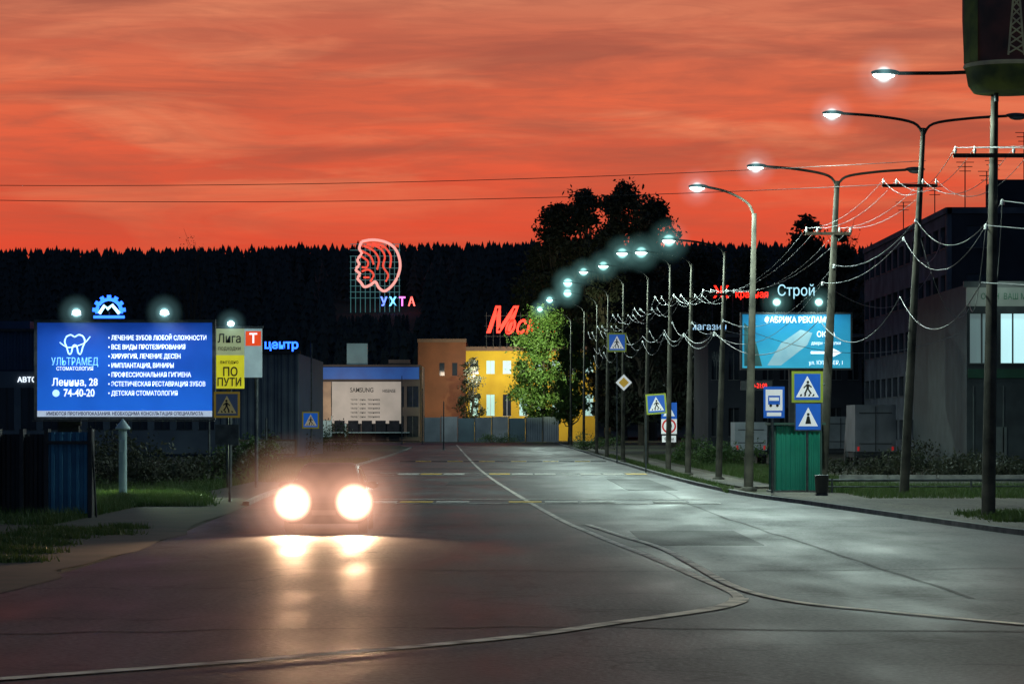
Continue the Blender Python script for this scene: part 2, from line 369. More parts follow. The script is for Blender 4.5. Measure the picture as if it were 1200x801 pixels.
# ------------------------------------------------------------ hill + conifer forest
def hill(D): 
    t=min(max((D-560)/400,0),1); return 47.5*t*t*(3-2*t)
mb=MB(); ys=np.linspace(540,1400,30); xs=np.linspace(-500,500,30); vs=[];fs=[]
for y in ys:
    for x in xs: vs.append((x,y,hill(y)-0.5+1.0*math.sin(x*0.02+1)))
for i in range(29):
    for j in range(29): fs.append((i*30+j,i*30+j+1,(i+1)*30+j+1,(i+1)*30+j))
mb.add(vs,fs,0,True); mb.obj('hill_terrain',[pm('hill_soil',(0.03,0.035,0.02),(0.05,0.04,0.03),0.1,0.95)])
def conifers(name,N,region,hmin=12.5,hmax=15.5):
    V=[];Fc=[];o=0
    for _ in range(N):
        D,x=region()
        h=random.uniform(hmin,hmax)
        gz=hill(D)+1.0*math.sin(x*0.02+1)-0.5
        u=600+x*F/D
        if D<835 and 396<u<500:
            zt=Z(366,D)
            if gz+h>zt: h=zt-gz
            if h<3: continue
        R=h*random.uniform(.13,.21); nl=6; npnt=5
        for k in range(nl):
            f=k/nl; z0=gz+h*(0.12+0.80*f); z1=gz+h*(0.12+0.80*f)+h*0.26*(1-f*0.5); r=R*(1-f)**0.7+0.25
            ph=random.random()*6.28
            ring=[]
            for q in range(npnt*2):
                t=ph+math.pi*q/npnt; rr=r*(1.0 if q%2==0 else .5)*random.uniform(.8,1.2)
                ring.append((x+rr*math.cos(t),D+rr*math.sin(t),z0-(0.35*r if q%2==0 else 0)+random.uniform(-.15,.15)))
            V+=ring; V.append((x,D,z1))
            for q in range(npnt*2): Fc.append((o+q,o+(q+1)%(npnt*2),o+npnt*2))
            o+=npnt*2+1
    me=bpy.data.meshes.new(name); me.from_pydata(V,[],Fc); me.materials.append(M['conifer']); ob=bpy.data.objects.new(name,me); sc.collection.objects.link(ob)
def reg1():
    D=945+random.uniform(-50,55); return D,random.uniform(-220,220)
def reg2():
    D=600+300*random.random(); return D,random.uniform(-0.22,0.22)*D
conifers('conifer_forest',2700,reg1,12.2,14.2); conifers('conifer_forest',1900,reg2)

# ------------------------------------------------------------ broadleaf trees
def tree(name,x,D,h,w,nleaf,leaf,mat,trunk_frac=0.25,clumps=60,seed=0,dens=0.11,bare=0,top=1.0):
    r=np.random.default_rng(seed+11); rr=random.Random(seed)
    mb=MB(); zc=h*(trunk_frac+(1-trunk_frac)*0.5); rz=h*(1-trunk_frac)*0.5
    tr=h*0.018+0.05
    pts=[(0,0,0)]; 
    for i in range(1,7): pts.append((rr.uniform(-1,1)*0.012*h*i/3,rr.uniform(-1,1)*0.012*h*i/3,h*0.88*i/6))
    mb.tube(pts,[tr*(1-0.85*i/6) for i in range(7)],7,0)
    C=[]
    for k in range(clumps):
        a=rr.uniform(0,6.28); zz=rr.uniform(-1,1); q=math.sqrt(max(0,1-zz*zz))*rr.uniform(.35,1.05)
        taper=1-0.25*max(zz,0)*top
        c=(w/2*q*math.cos(a)*taper*0.9,w/2*q*math.sin(a)*taper*0.9,zc+rz*zz*0.93)
        C.append(c)
        if k%2==0:
            i0=min(5,max(1,int((c[2]/h)*6-1))); p0=Vector(pts[i0]); p1=Vector(c); mid=(p0+p1)/2+Vector((0,0,-0.04*h))
            mb.tube([p0,mid,p1],[tr*0.35,tr*0.2,tr*0.06],4,0)
            for _ in range(bare): 
                e=p1+Vector((rr.uniform(-1,1),rr.uniform(-1,1),rr.uniform(0.2,1.4)))*h*0.08
                mb.tube([mid*0.4+p1*0.6,e],[tr*0.07,tr*0.03],3,0,cap=False)
    C=np.array(C); idx=r.integers(0,len(C),nleaf); sig=dens*w*(0.35+1.0*r.random(len(C)))[idx][:,None]
    P=C[idx]+r.normal(0,1,(nleaf,3))*sig*np.array([1,1,.7])
    P[:,2]=np.maximum(P[:,2],h*trunk_frac*0.7)
    a=r.normal(0,1,(nleaf,3)); a/=np.linalg.norm(a,axis=1)[:,None]; b=np.cross(a,r.normal(0,1,(nleaf,3))); b/=np.linalg.norm(b,axis=1)[:,None]
    s=leaf*(0.6+0.8*r.random(nleaf))[:,None]
    V=np.stack([P-a*s,P+b*s*0.5,P+a*s,P-b*s*0.5],1).reshape(-1,3)
    nv=len(mb.v); vall=np.vstack([np.array(mb.v),V]); fa=mb.f+[[nv+4*i,nv+4*i+1,nv+4*i+2,nv+4*i+3] for i in range(nleaf)]
    me=bpy.data.meshes.new(name); me.from_pydata(vall.tolist(),[],fa); me.materials.append(M['bark']); me.materials.append(mat)
    me.polygons.foreach_set('material_index',mb.m+[1]*nleaf); me.update()
    o=bpy.data.objects.new(name,me); sc.collection.objects.link(o); o.location=(x,D,0); return o
sd=1
for u,D,topv,wpx,nl in [(655,545,234,84,14000),(690,540,216,84,16000),(730,530,209,96,18000),(765,520,226,74,13000),(628,550,285,66,8000),(820,380,290,85,9000),
                        (712,470,290,85,9000),(752,380,302,75,9000),(790,330,315,80,8000),(945,310,248,76,9000),(880,330,292,80,8000),(985,300,268,60,6000),(850,290,340,80,6000),(725,400,395,60,5000)]:
    s=F/D; tree('broadleaf_tree',X(u,D),D,Z(topv,D),wpx*1.15/s,nl,0.32*D/400,M['leafd'],0.10,120,sd,0.06); sd+=1
tree('broadleaf_tree',X(638,448),448,Z(364,448),11,19000,0.24,M['leafg'],0.12,80,55,0.075)
tree('broadleaf_tree',X(668,400),400,Z(375,400),6.5,9000,0.2,M['leafg'],0.16,50,56,0.08)
tree('broadleaf_tree',X(553,478),478,Z(418,478),4.5,3500,0.2,M['leafd'],0.2,30,57,0.09)
tree('bare_tree',X(228,420),420,Z(268,420),7,500,0.12,M['leafd'],0.3,40,58,0.1,bare=3)
tree('bare_tree',X(990,330),330,Z(262,330),7,700,0.12,M['leafd'],0.3,40,59,0.1,bare=3)

def bush(name,x,D,h,w,nleaf,leaf,mat,seed):
    r=np.random.default_rng(seed); nc=14
    C=np.stack([r.uniform(-w/2,w/2,nc),r.uniform(-0.8,0.8,nc),r.uniform(0.15,0.75,nc)*h],1); i=r.integers(0,nc,nleaf)
    P=C[i]+r.normal(0,1,(nleaf,3))*np.array([w/nc*1.2,0.35,h*0.14]); P[:,2]=np.abs(P[:,2])
    a=r.normal(0,1,(nleaf,3)); a/=np.linalg.norm(a,axis=1)[:,None]; b=np.cross(a,r.normal(0,1,(nleaf,3))); b/=np.linalg.norm(b,axis=1)[:,None]
    s=leaf*(0.6+0.8*r.random(nleaf))[:,None]
    V=np.stack([P-a*s,P+b*s*0.5,P+a*s,P-b*s*0.5],1).reshape(-1,3)
    m=MB()
    for c in C: m.tube([(c[0]*0.8,c[1]*0.5,0),tuple(c)],[0.03,0.01],3,0,cap=False)
    nv=len(m.v); va=np.vstack([np.array(m.v),V]); fa=m.f+[[nv+4*k,nv+4*k+1,nv+4*k+2,nv+4*k+3] for k in range(nleaf)]
    me=bpy.data.meshes.new(name); me.from_pydata(va.tolist(),[],fa); me.materials.append(M['bark']); me.materials.append(mat)
    me.polygons.foreach_set('material_index',m.m+[1]*nleaf); o=bpy.data.objects.new(name,me); sc.collection.objects.link(o); o.location=(x,D,0)
for k,(u,D,h,w,mt) in enumerate([(1010,140,1.0,5,'leafd'),(1085,132,1.3,5,'leafd'),(1150,124,1.2,5,'leafd'),(1200,118,1.2,4,'leafd'),(1120,160,1.8,6,'leafd'),(850,175,1.6,4,'leaf'),(820,190,1.6,3,'leaf'),(700,300,2,4,'leaf'),
     (170,112,1.6,4,'leafd'),(215,118,1.5,4,'leafd'),(290,150,1.9,3,'leaf'),(390,280,3.2,4,'leaf'),(300,200,2.0,3,'leafd'),(335,240,1.8,4,'leafd'),(150,125,2.2,5,'leafd'),(590,430,1.6,6,'leaf'),(60,130,2,6,'leafd')]):
    bush('shrub',X(u,D),D,h,w,1600,0.09,M[mt],100+k)

# grass
def grass(name,area,n,h=0.16,seed=1):
    r=np.random.default_rng(seed); P=np.array([area(r) for _ in range(n)])
    a=r.uniform(0,6.28,n); hh=h*(0.4+1.0*r.random(n)); wd=0.012+0.012*r.random(n)
    dx=np.cos(a)*wd; dy=np.sin(a)*wd; lx=r.normal(0,.35,n)*hh; ly=r.normal(0,.35,n)*hh
    V=np.stack([np.stack([P[:,0]-dx,P[:,1]-dy,P[:,2]],1),np.stack([P[:,0]+dx,P[:,1]+dy,P[:,2]],1),np.stack([P[:,0]+lx,P[:,1]+ly,P[:,2]+hh],1)],1).reshape(-1,3)
    me=bpy.data.meshes.new(name); me.vertices.add(3*n); me.vertices.foreach_set('co',V.ravel()); me.loops.add(3*n); me.loops.foreach_set('vertex_index',np.arange(3*n,dtype=np.int32))
    me.polygons.add(n); me.polygons.foreach_set('loop_start',np.arange(0,3*n,3,dtype=np.int32)); me.polygons.foreach_set('loop_total',np.full(n,3,dtype=np.int32)); me.update(calc_edges=True); me.validate()
    me.materials.append(M['grass']); o=bpy.data.objects.new(name,me); sc.collection.objects.link(o)
def a_left(r):
    D=r.uniform(86,104); return (X(r.uniform(116,232),D)+r.normal(0,.25),D,0)
def a_leftfar(r):
    D=r.uniform(70,200); return (-8.9-r.random()**1.5*9-(1.9 if D<124 else 0.6),D,0)
def a_leftnear(r):
    D=38+30*r.random(); c=int(r.integers(0,26)); cy=38+c*1.17; return (-8.6-(c*37%11)*.22+r.normal(0,.28),cy+r.normal(0,.35),0.015)
def a_right(r):
    D=r.uniform(104,230); q=7.5+r.random()**1.3*7; return (q if not(7.8<q<10.3) else q+3.2 if r.random()<.8 else 7.5,D,0)
def a_right2(r):
    D=r.uniform(92,112); return (r.uniform(11,24),D,0)
def a_corner(r):
    D=r.uniform(69,76); return (r.uniform(11.4,16)+r.normal(0,.2),D,0.1)
grass('grass',a_left,30000,0.2,2); grass('grass',a_leftfar,50000,0.28,3); grass('grass',a_right,60000,0.22,4); grass('grass',a_right2,30000,0.25,5); grass('grass',a_corner,9000,0.14,6); grass('grass',a_leftnear,14000,0.12,7)

# ------------------------------------------------------------ street lamps
LC=(0.74,1.0,0.90)
def luminaire(mb,p,d,lit):
    x,y,zz=p
    mb.ell((x+d*0.30,y,zz+0.02),(0.36,0.15,0.085),1)
    mb.ell((x+d*0.34,y,zz-0.045),(0.27,0.125,0.09),2 if lit else 3)
def street_lamp(u0,D,ut,vt,lamps,power=5200,r=0.13,name='street_lamp',glare_r=.85):
    x0=X(u0,D); g=grp(name,(x0,D,0)); top=Vector((X(ut,D)-x0,0,Z(vt,D)))
    mb=MB(); mb.tube([(0,0,0),top*0.5,top],[r*1.25,r,r*0.6],10,0); mb.lathe((0,0,0),[(r*2.2,0),(r*2.2,0.12),(r*1.3,0.16)],12,0)
    for (ul,vl,lit) in lamps:
        e=Vector((X(ul,D)-x0,0,Z(vl,D))); d=1 if e.x>top.x else -1
        p=smooth([(top.x,0,top.z-0.25),(top.x+(e.x-top.x)*0.12,0,top.z+(e.z-top.z)*0.35),(top.x+(e.x-top.x)*0.55,0,top.z+(e.z-top.z)*0.8),tuple(e)],5)
        mb.tube(p,[0.05]*len(p),6,0); luminaire(mb,e,d,lit)
        if lit:
            lamp('SPOT','lamp_light',(e.x+d*0.34,0,e.z-0.2),power,LC,g,aim=(e.x+d*0.34,0.0,0),size=0.18,angle=172,blend=0.3)
            haze((e.x+d*0.34,0,e.z-.03),glare_r,M['haze'] if D<110 else M['glare_far'],g)
    mb.obj('mast',[M['concrete'],M['steel'],M['lens'],M['lensoff']],parent=g)
    return g,top
street_lamp(1158,73,1166,85,[(1052,86,True)],2600,0.14)
street_lamp(1059,97,1082,150,[(987,133,True),(1180,136,False)],3300,0.13)
street_lamp(963,104,981,212,[(897,195,True),(1062,199,False)],3300,0.15)
street_lamp(877,107,884,250,[(828,219,True)],2800,0.14)
for u,D,ut,lu,lv in [(842,128,850,793,281),(806,140,811,760,295),(783,152,786,737,296),(757,172,760,714,311),(730,195,731,690,318),(711,215,713,671,331),(699,240,700,670,343),(684,300,685,648,351),(669,360,669,636,362)]:
    street_lamp(u,D,ut,lv+14,[(lu,lv,True)],3500 if D<250 else 8000,0.12,glare_r=1.1 if D<200 else 1.4)
# lamps continuing behind the viewpoint
for x,y in ((15.5,38),(13,6),(-10,12)):
    g=grp('street_lamp',(x,y,0)); mb=MB(); mb.tube([(0,0,0),(0,0,10.5)],[0.17,0.08],10,0); d=-1 if x>0 else 1
    p=smooth([(0,0,10.3),(d*0.4,0,10.8),(d*2.6,0,11.1)],5); mb.tube(p,0.05,6,0); luminaire(mb,(d*2.6,0,11.1),d,True)
    mb.obj('mast',[M['concrete'],M['steel'],M['lens'],M['lensoff']],parent=g)
    lamp('SPOT','lamp_light',(d*2.94,0,10.9),3000,(0.92,1.0,0.74),g,aim=(d*2.94,0,0),size=0.18,angle=165,blend=0.5)

# ------------------------------------------------------------ utility poles & wires
poles=[(1158,73,183,1.0),(1061,97,218,.9),(966,104,274,.8),(842,128,345,.7),(806,140,350,.7),(783,152,352,.7),(757,172,365,.7),(730,195,372,.7),(711,215,385,.7),(699,240,392,.7)]
mb=MB(); att=[]
for u,D,v,hw in poles:
    x=X(u,D)+ (0.12 if D<110 else 0.0); zz=Z(v,D)
    mb.box(x-hw,x+hw,D-0.22,D-0.13,zz-0.05,zz+0.05,0)
    a=[]
    for k in (-1,-.5,.5,1):
        px=x+k*hw*0.95; mb.lathe((px,D-0.17,zz+0.05),[(0.02,0),(0.04,0.04),(0.045,0.09),(0.02,0.12),(0.04,0.15),(0.0,0.19)],8,1); a.append((px,D-0.17,zz+0.19))
    for k,dz in ((0.2,-1.1),(-0.2,-1.7)): a.append((x+k,D-0.17,zz+dz)); mb.lathe((x+k,D-0.17,zz+dz-0.1),[(0.05,0),(0.05,0.1),(0.02,.14)],8,1)
    att.append(a)
mb.obj('pole_crossarm',[M['wood'],M['porcelain']])
mb=MB()
def wire(a,b,sag,r,mi=0,n=18):
    pts=[]
    for i in range(n+1):
        t=i/n; p=Vector(a).lerp(Vector(b),t); p.z-=4*sag*t*(1-t); pts.append(p)
    mb.tube(pts,r,4,mi,cap=False)
near=[(28,30,9.6),(29,30,9.6),(30,30,9.6),(31,30,9.6),(29,30,8.4),(29,30,7.8)]
ch=[near]+att
for i in range(len(ch)-1):
    for j in range(6):
        L=(Vector(ch[i][j])-Vector(ch[i+1][j])).length
        wire(ch[i][j],ch[i+1][j],0.25+L*0.018*(1+0.35*((j*7+i*3)%5)/4)*(1.5 if j>3 else 1),0.010 if i<4 else 0.014)
low=[(29,30,6.6)]+[(X(u,D)-.2,D-.2,Z(v,D)-z_) for (u,D,v,hw),z_ in zip(poles,(3.1,3.6,3.0,1.6,1.6,1.5,1.4,1.3,1.2,1.1))]
for i in range(len(low)-1): wire(low[i],low[i+1],1.1 if i<4 else .5,0.016)
for (i,j,tgt,s) in [(1,5,(22.8,149,8.6),1.2),(2,4,(22.8,149,8.2),1.5),(3,5,(28.8,205,13),1.6),(2,5,(28.8,200,15),1.2),(4,4,(22.5,150,7.0),1.2),(5,4,(28.8,230,10),1.0),(1,4,(24,149,9.4),1.2)]:
    wire(att[i-1][j],tgt,s,0.012)
mb.obj('overhead_wire',[M['wire'],M['wiredark']])
mb=MB()
xl=X(-330,99)
wire((xl,99,Z(212,99)),(X(1076,99),97.2,Z(194,99)),0.42,0.011,1,60)
wire((xl,99,Z(226,99)),(X(1076,99),97.2,Z(219,99)),0.45,0.011,1,60)
mb.obj('overhead_wire',[M['wire'],M['wiredark']])
mb=MB(); mb.tube([(0,0,0),(0,0,11.0)],[0.16,0.1],10,0); mb.box(-0.7,0.7,-0.05,0.05,10.3,10.4,0); mb.obj('utility_pole',[M['wood']],loc=(xl,99,0))

# drum-shaped advertising sign on top of nearest pole
D=72.6; g=grp('pole_top_sign',(X(1182,D),D,0)); mb=MB()
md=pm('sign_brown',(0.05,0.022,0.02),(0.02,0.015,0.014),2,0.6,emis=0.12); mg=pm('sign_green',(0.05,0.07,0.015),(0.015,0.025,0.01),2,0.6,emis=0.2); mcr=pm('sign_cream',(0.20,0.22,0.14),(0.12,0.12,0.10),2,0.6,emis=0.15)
mb.lathe((0,0,0),[(0.0,10.40),(0.85,10.42),(0.98,10.6),(1.03,10.9),(1.07,11.05)],28,1); mb.lathe((0,0,0),[(1.07,11.05),(1.12,12.2),(1.12,13.8),(0,13.8)],28,0)
mb.lathe((0,0,0),[(1.075,11.0),(1.1,11.05),(1.085,11.1)],28,2)
mb.add([(-1.12*math.cos(t)*1.01,-1.12*math.sin(t)*1.01,zz) for zz in (11.1,13.7) for t in (0.15,0.45,0.7)],[(0,1,4,3),(1,2,5,4)],1)
for k in range(7):
    zz=11.25+k*0.22; a=0.17-0.018*k; mb.tube([(0.0-a,-1.13,zz),(0.0+a,-1.13,zz+0.2)],0.02,4,2); mb.tube([(0.0+a,-1.13,zz),(0.0-a,-1.13,zz+0.2)],0.02,4,2)
mb.tube([(-0.19,-1.10,11.2),(-0.05,-1.14,12.9)],0.025,4,2); mb.tube([(0.19,-1.10,11.2),(0.05,-1.14,12.9)],0.025,4,2)
mb.box(0.35,0.41,-1.10,-1.0,11.3,12.2,2); mb.box(0.41,0.58,-1.09,-.95,12.1,12.2,2); mb.box(0.41,0.58,-1.09,-.95,11.7,11.8,2)
mb.tube([(-0.3,0,10.2),(-0.3,0,10.6)],0.06,8,3); mb.obj('drum',[md,mg,mcr,M['steel']],parent=g)

# ------------------------------------------------------------ traffic signs
SE=0.22  # sign faces emit slightly, in place of light bounced back by reflective film
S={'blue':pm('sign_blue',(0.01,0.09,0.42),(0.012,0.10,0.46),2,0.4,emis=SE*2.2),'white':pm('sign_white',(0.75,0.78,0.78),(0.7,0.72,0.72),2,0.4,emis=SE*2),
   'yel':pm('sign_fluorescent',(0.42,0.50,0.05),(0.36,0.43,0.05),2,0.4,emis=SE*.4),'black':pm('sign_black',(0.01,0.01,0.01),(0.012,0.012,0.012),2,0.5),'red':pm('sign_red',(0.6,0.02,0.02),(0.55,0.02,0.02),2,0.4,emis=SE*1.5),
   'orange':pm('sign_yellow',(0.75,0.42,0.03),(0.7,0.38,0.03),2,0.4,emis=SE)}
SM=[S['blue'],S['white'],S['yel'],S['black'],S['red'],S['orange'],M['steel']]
def ped(mb,cx,cz,s,border=True,y=-0.03,fl=1):
    h=s/2
    if border:
        mb.box(cx-h*1.2,cx+h*1.2,y,y+0.02,cz-h*1.2,cz+h*1.2,2); y-=0.004
    mb.rect(cx-h,cx+h,cz-h,cz+h,y-0.002,0)
    q=lambda p:[(cx+fl*(a-.5)*s,cz+(b-.5)*s) for a,b in (p if fl>0 else p[::-1])]
    mb.flat(q([(.06,.10),(.94,.10),(.5,.92)]),y-0.006,1)
    y2=y-0.010
    for a in (.2,.36,.52,.68): mb.flat(q([(a,.14),(a+.08,.14),(a+.1,.22),(a+.04,.22)]),y2,3)
    mb.disc(cx+fl*0.02*s,cz+.18*s,.055*s,y2,3,10)
    mb.flat(q([(.46,.40),(.56,.40),(.57,.60),(.47,.62)]),y2,3)
    mb.flat(q([(.46,.42),(.52,.42),(.44,.22),(.36,.22)]),y2-0.001,3); mb.flat(q([(.50,.42),(.56,.42),(.68,.24),(.61,.22)]),y2-0.002,3)
    mb.flat(q([(.47,.60),(.48,.54),(.38,.44),(.34,.47)]),y2-0.001,3); mb.flat(q([(.56,.60),(.55,.54),(.65,.46),(.68,.50)]),y2-0.002,3)
def sign(u,D,h,r=0.04,name='traffic_sign'):
    g=grp(name,(X(u,D),D,0)); mb=MB(); mb.tube([(0,0.03,0),(0,0.03,h)],r,8,6); return g,mb
def rel(u,v,u0,D): return X(u,D)-X(u0,D),Z(v,D)
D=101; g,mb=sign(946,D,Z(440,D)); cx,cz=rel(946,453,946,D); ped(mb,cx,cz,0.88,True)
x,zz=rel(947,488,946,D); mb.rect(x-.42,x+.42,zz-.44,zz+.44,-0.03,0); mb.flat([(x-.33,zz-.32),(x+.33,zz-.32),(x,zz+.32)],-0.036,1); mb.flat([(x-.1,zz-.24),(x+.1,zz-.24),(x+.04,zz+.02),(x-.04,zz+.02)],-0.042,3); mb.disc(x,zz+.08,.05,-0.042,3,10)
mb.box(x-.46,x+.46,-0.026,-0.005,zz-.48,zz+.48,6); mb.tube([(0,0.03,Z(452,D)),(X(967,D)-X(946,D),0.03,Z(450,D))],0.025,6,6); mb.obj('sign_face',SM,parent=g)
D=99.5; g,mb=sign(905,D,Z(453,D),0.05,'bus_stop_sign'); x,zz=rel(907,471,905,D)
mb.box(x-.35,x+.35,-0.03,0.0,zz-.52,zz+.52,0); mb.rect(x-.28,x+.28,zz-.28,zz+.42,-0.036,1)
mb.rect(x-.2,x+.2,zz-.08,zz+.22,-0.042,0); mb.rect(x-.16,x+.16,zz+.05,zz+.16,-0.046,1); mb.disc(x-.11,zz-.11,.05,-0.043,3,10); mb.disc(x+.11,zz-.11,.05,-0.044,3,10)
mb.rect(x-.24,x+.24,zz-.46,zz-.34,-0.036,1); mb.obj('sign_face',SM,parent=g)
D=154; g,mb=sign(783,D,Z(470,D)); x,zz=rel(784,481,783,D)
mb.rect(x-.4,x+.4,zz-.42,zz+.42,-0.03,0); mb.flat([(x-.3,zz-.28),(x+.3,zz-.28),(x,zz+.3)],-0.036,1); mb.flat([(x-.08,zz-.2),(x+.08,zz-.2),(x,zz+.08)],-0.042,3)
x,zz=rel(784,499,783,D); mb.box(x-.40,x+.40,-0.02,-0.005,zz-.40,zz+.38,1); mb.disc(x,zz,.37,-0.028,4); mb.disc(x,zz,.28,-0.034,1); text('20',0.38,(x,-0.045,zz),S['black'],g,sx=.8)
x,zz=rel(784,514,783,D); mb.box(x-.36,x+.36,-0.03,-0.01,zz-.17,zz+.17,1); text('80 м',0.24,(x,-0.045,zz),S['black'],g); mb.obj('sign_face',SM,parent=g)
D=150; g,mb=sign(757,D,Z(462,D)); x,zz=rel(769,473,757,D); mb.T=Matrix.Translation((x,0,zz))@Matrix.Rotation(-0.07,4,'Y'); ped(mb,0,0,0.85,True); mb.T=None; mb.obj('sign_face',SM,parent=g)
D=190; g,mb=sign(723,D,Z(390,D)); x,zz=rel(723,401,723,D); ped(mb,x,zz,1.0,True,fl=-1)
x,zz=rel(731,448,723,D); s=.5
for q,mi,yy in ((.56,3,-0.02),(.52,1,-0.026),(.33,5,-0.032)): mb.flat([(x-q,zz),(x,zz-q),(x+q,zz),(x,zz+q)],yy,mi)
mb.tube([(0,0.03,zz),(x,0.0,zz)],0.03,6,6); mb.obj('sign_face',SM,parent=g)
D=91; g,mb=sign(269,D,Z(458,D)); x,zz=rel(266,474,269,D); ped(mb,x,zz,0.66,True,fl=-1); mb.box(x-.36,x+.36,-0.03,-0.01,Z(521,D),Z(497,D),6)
mb.obj('sign_face',[pm('sign_blue_shaded',(0.03,0.05,0.10),(0.04,0.06,0.1),2,.5,emis=.25),pm('sign_white_shaded',(0.3,0.26,0.12),(0.25,0.22,0.1),2,.5,emis=.25),pm('sign_yellow_shaded',(0.22,0.15,0.02),(0.2,0.14,0.02),2,.5,emis=.35),S['black'],S['red'],S['orange'],M['steel']],parent=g)  # darker copies of the sign colours paint in the back-lit shade
D=170; g,mb=sign(365,D,Z(480,D)); x,zz=rel(364,492,365,D); ped(mb,x,zz,0.8,True); mb.obj('sign_face',[S['blue'],pm('sign_cream_white',(.5,.42,.3),(.45,.38,.28),2,.5,emis=.3),pm('sign_yellow_dim',(0.3,0.25,0.02),(0.28,0.22,0.02),2,.5,emis=.2)]+SM[3:],parent=g)  # these faces also emit in place of reflected light
for u,D,v in ((245,140,488),(365,230,402),(312,160,490),(520,300,470),(471,400,440),(495,400,455)):
    mb=MB(); mb.tube([(0,0,0),(0,0,Z(v,D))],[0.07,0.05],8,0); mb.lathe((0,0,0),[(.14,0),(.14,.1),(.07,.12)],10,0); mb.obj('steel_post',[M['steel']],loc=(X(u,D),D,0))
mbr=pm('board_brown',(0.10,0.07,0.05),(0.16,0.12,0.09),3,.8)
for u,D,w_,h_ in ((297,165,.9,1.1),(322,190,1.4,1.0)):
    g=grp('notice_board',(X(u,D),D,0)); mb=MB(); mb.box(-w_,w_,-.06,.06,0.5,.5+h_,0); mb.box(-w_*.9,w_*.9,-.08,-.065,.6,.4+h_,1)
    for q in (-w_*.8,w_*.8): mb.tube([(q,0,0),(q,0,.5)],.04,6,0)
    mb.obj('board',[mbr,pm('paper',(.35,.33,.28),(.2,.18,.16),8,.8)],parent=g)

# ------------------------------------------------------------ billboards
def frame(mb,w,z0,z1,mi,t=0.12,y0=-0.12,y1=0.25):
    mb.box(-w/2-t,w/2+t,y0,y1,z0-t,z0,mi); mb.box(-w/2-t,w/2+t,y0,y1,z1,z1+t,mi)
    mb.box(-w/2-t,-w/2,y0,y1,z0,z1,mi); mb.box(w/2,w/2+t,y0,y1,z0,z1,mi)
def billboard_panel_mat(name,c1,c2,z0,z1,s):
    m,n,l,b=new_mat(name); tc=n.new('ShaderNodeTexCoord'); sp=n.new('ShaderNodeSeparateXYZ'); l.new(tc.outputs['Object'],sp.inputs[0])
    mr=n.new('ShaderNodeMapRange'); mr.inputs[1].default_value=z0; mr.inputs[2].default_value=z1; l.new(sp.outputs['Z'],mr.inputs[0])
    nz=n.new('ShaderNodeTexNoise'); nz.inputs['Scale'].default_value=.6; l.new(tc.outputs['Object'],nz.inputs[0])
    ad=n.new('ShaderNodeMath'); ad.operation='ADD'; l.new(mr.outputs[0],ad.inputs[0]); l.new(nz.outputs['Fac'],ad.inputs[1])
    sb=n.new('ShaderNodeMath'); sb.operation='SUBTRACT'; l.new(ad.outputs[0],sb.inputs[0]); sb.inputs[1].default_value=.5
    r=n.new('ShaderNodeValToRGB'); r.color_ramp.elements[0].color=(*c1,1); r.color_ramp.elements[1].color=(*c2,1); l.new(sb.outputs[0],r.inputs[0])
    l.new(r.outputs[0],b.inputs['Base Color']); l.new(r.outputs[0],b.inputs['Emission Color']); b.inputs['Emission Strength'].default_value=s; b.inputs['Roughness'].default_value=.4  # print emits, in place of light from the flood lamps
    return m
WT=glow('print_white_emissive',(0.85,0.95,1.0),1.0)  # glowing lettering stands in for flood lamp light on the boards
D=100; uc=146.5; g=grp('billboard',(X(uc,D),D,0)); zb,zt=Z(488,D),Z(378,D); wd=205/35
bx=lambda u:X(u,D)-X(uc,D)
mb=MB(); mp=billboard_panel_mat('billboard_blue_print',(0.012,0.12,0.60),(0.005,0.04,0.27),zb,zt,0.8)
mb.box(-wd/2,wd/2,-0.05,0.1,zb,zt,0); frame(mb,wd,zb,zt,1,0.10); mb.rect(-wd/2,wd/2,zb,zb+0.20,-0.056,2)
mb.box(-2.3,-1.6,0.3,0.7,0,zb,3)
mb.box(-1.9,-1.5,.1,.3,zb-0.3,zt,3)
for u in (95,197):
    mb.tube([(bx(u),0,zt+.1),(bx(u),-0.9,zt+.32)],.025,6,3); mb.box(bx(u)-.16,bx(u)+.16,-1.05,-.85,zt+.22,zt+.4,3); mb.ell((bx(u),-1.06,zt+.30),(.13,.05,.09),4)
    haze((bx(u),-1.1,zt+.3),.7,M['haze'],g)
mb.box(-wd/2-.1,wd/2+.1,-.5,-.15,zb-.16,zb-.12,3)
mb.box(-.15,.15,-.45,-.2,zb-.34,zb-.17,3); mb.ell((0,-.40,zb-.36),(.11,.09,.04),3)
mb.obj('panel',[mp,M['steel'],pm('strip_white',(.55,.65,.8),(.5,.6,.75),2,.5,emis=.6),M['dark'],M['flood']],parent=g)
for u in (95,197): lamp('SPOT','flood_light',(bx(u),-1.15,zt+.3),260,(0.8,0.95,1),g,aim=(bx(u),0,zb),size=.08,angle=140)
lamp('SPOT','added_grass_spot',(0.0,-.55,zb-.45),1500,(.75,1,.6),g,aim=(.2,-5.2,0),size=.1,angle=100)  # added spot with an invented fixture, brightens the grass below
for i,t in enumerate(['ЛЕЧЕНИЕ ЗУБОВ ЛЮБОЙ СЛОЖНОСТИ','ВСЕ ВИДЫ ПРОТЕЗИРОВАНИЯ','ХИРУРГИЯ, ЛЕЧЕНИЕ ДЕСЕН','ИМПЛАНТАЦИЯ, ВИНИРЫ','ПРОФЕССИОНАЛЬНАЯ ГИГИЕНА','ЭСТЕТИЧЕСКАЯ РЕСТАВРАЦИЯ ЗУБОВ','ДЕТСКАЯ СТОМАТОЛОГИЯ']):
    text('• '+t,0.215,(bx(127),-0.07,Z(396+i*10.8,D)),WT,g,'LEFT',bold=0.003,sx=0.76)
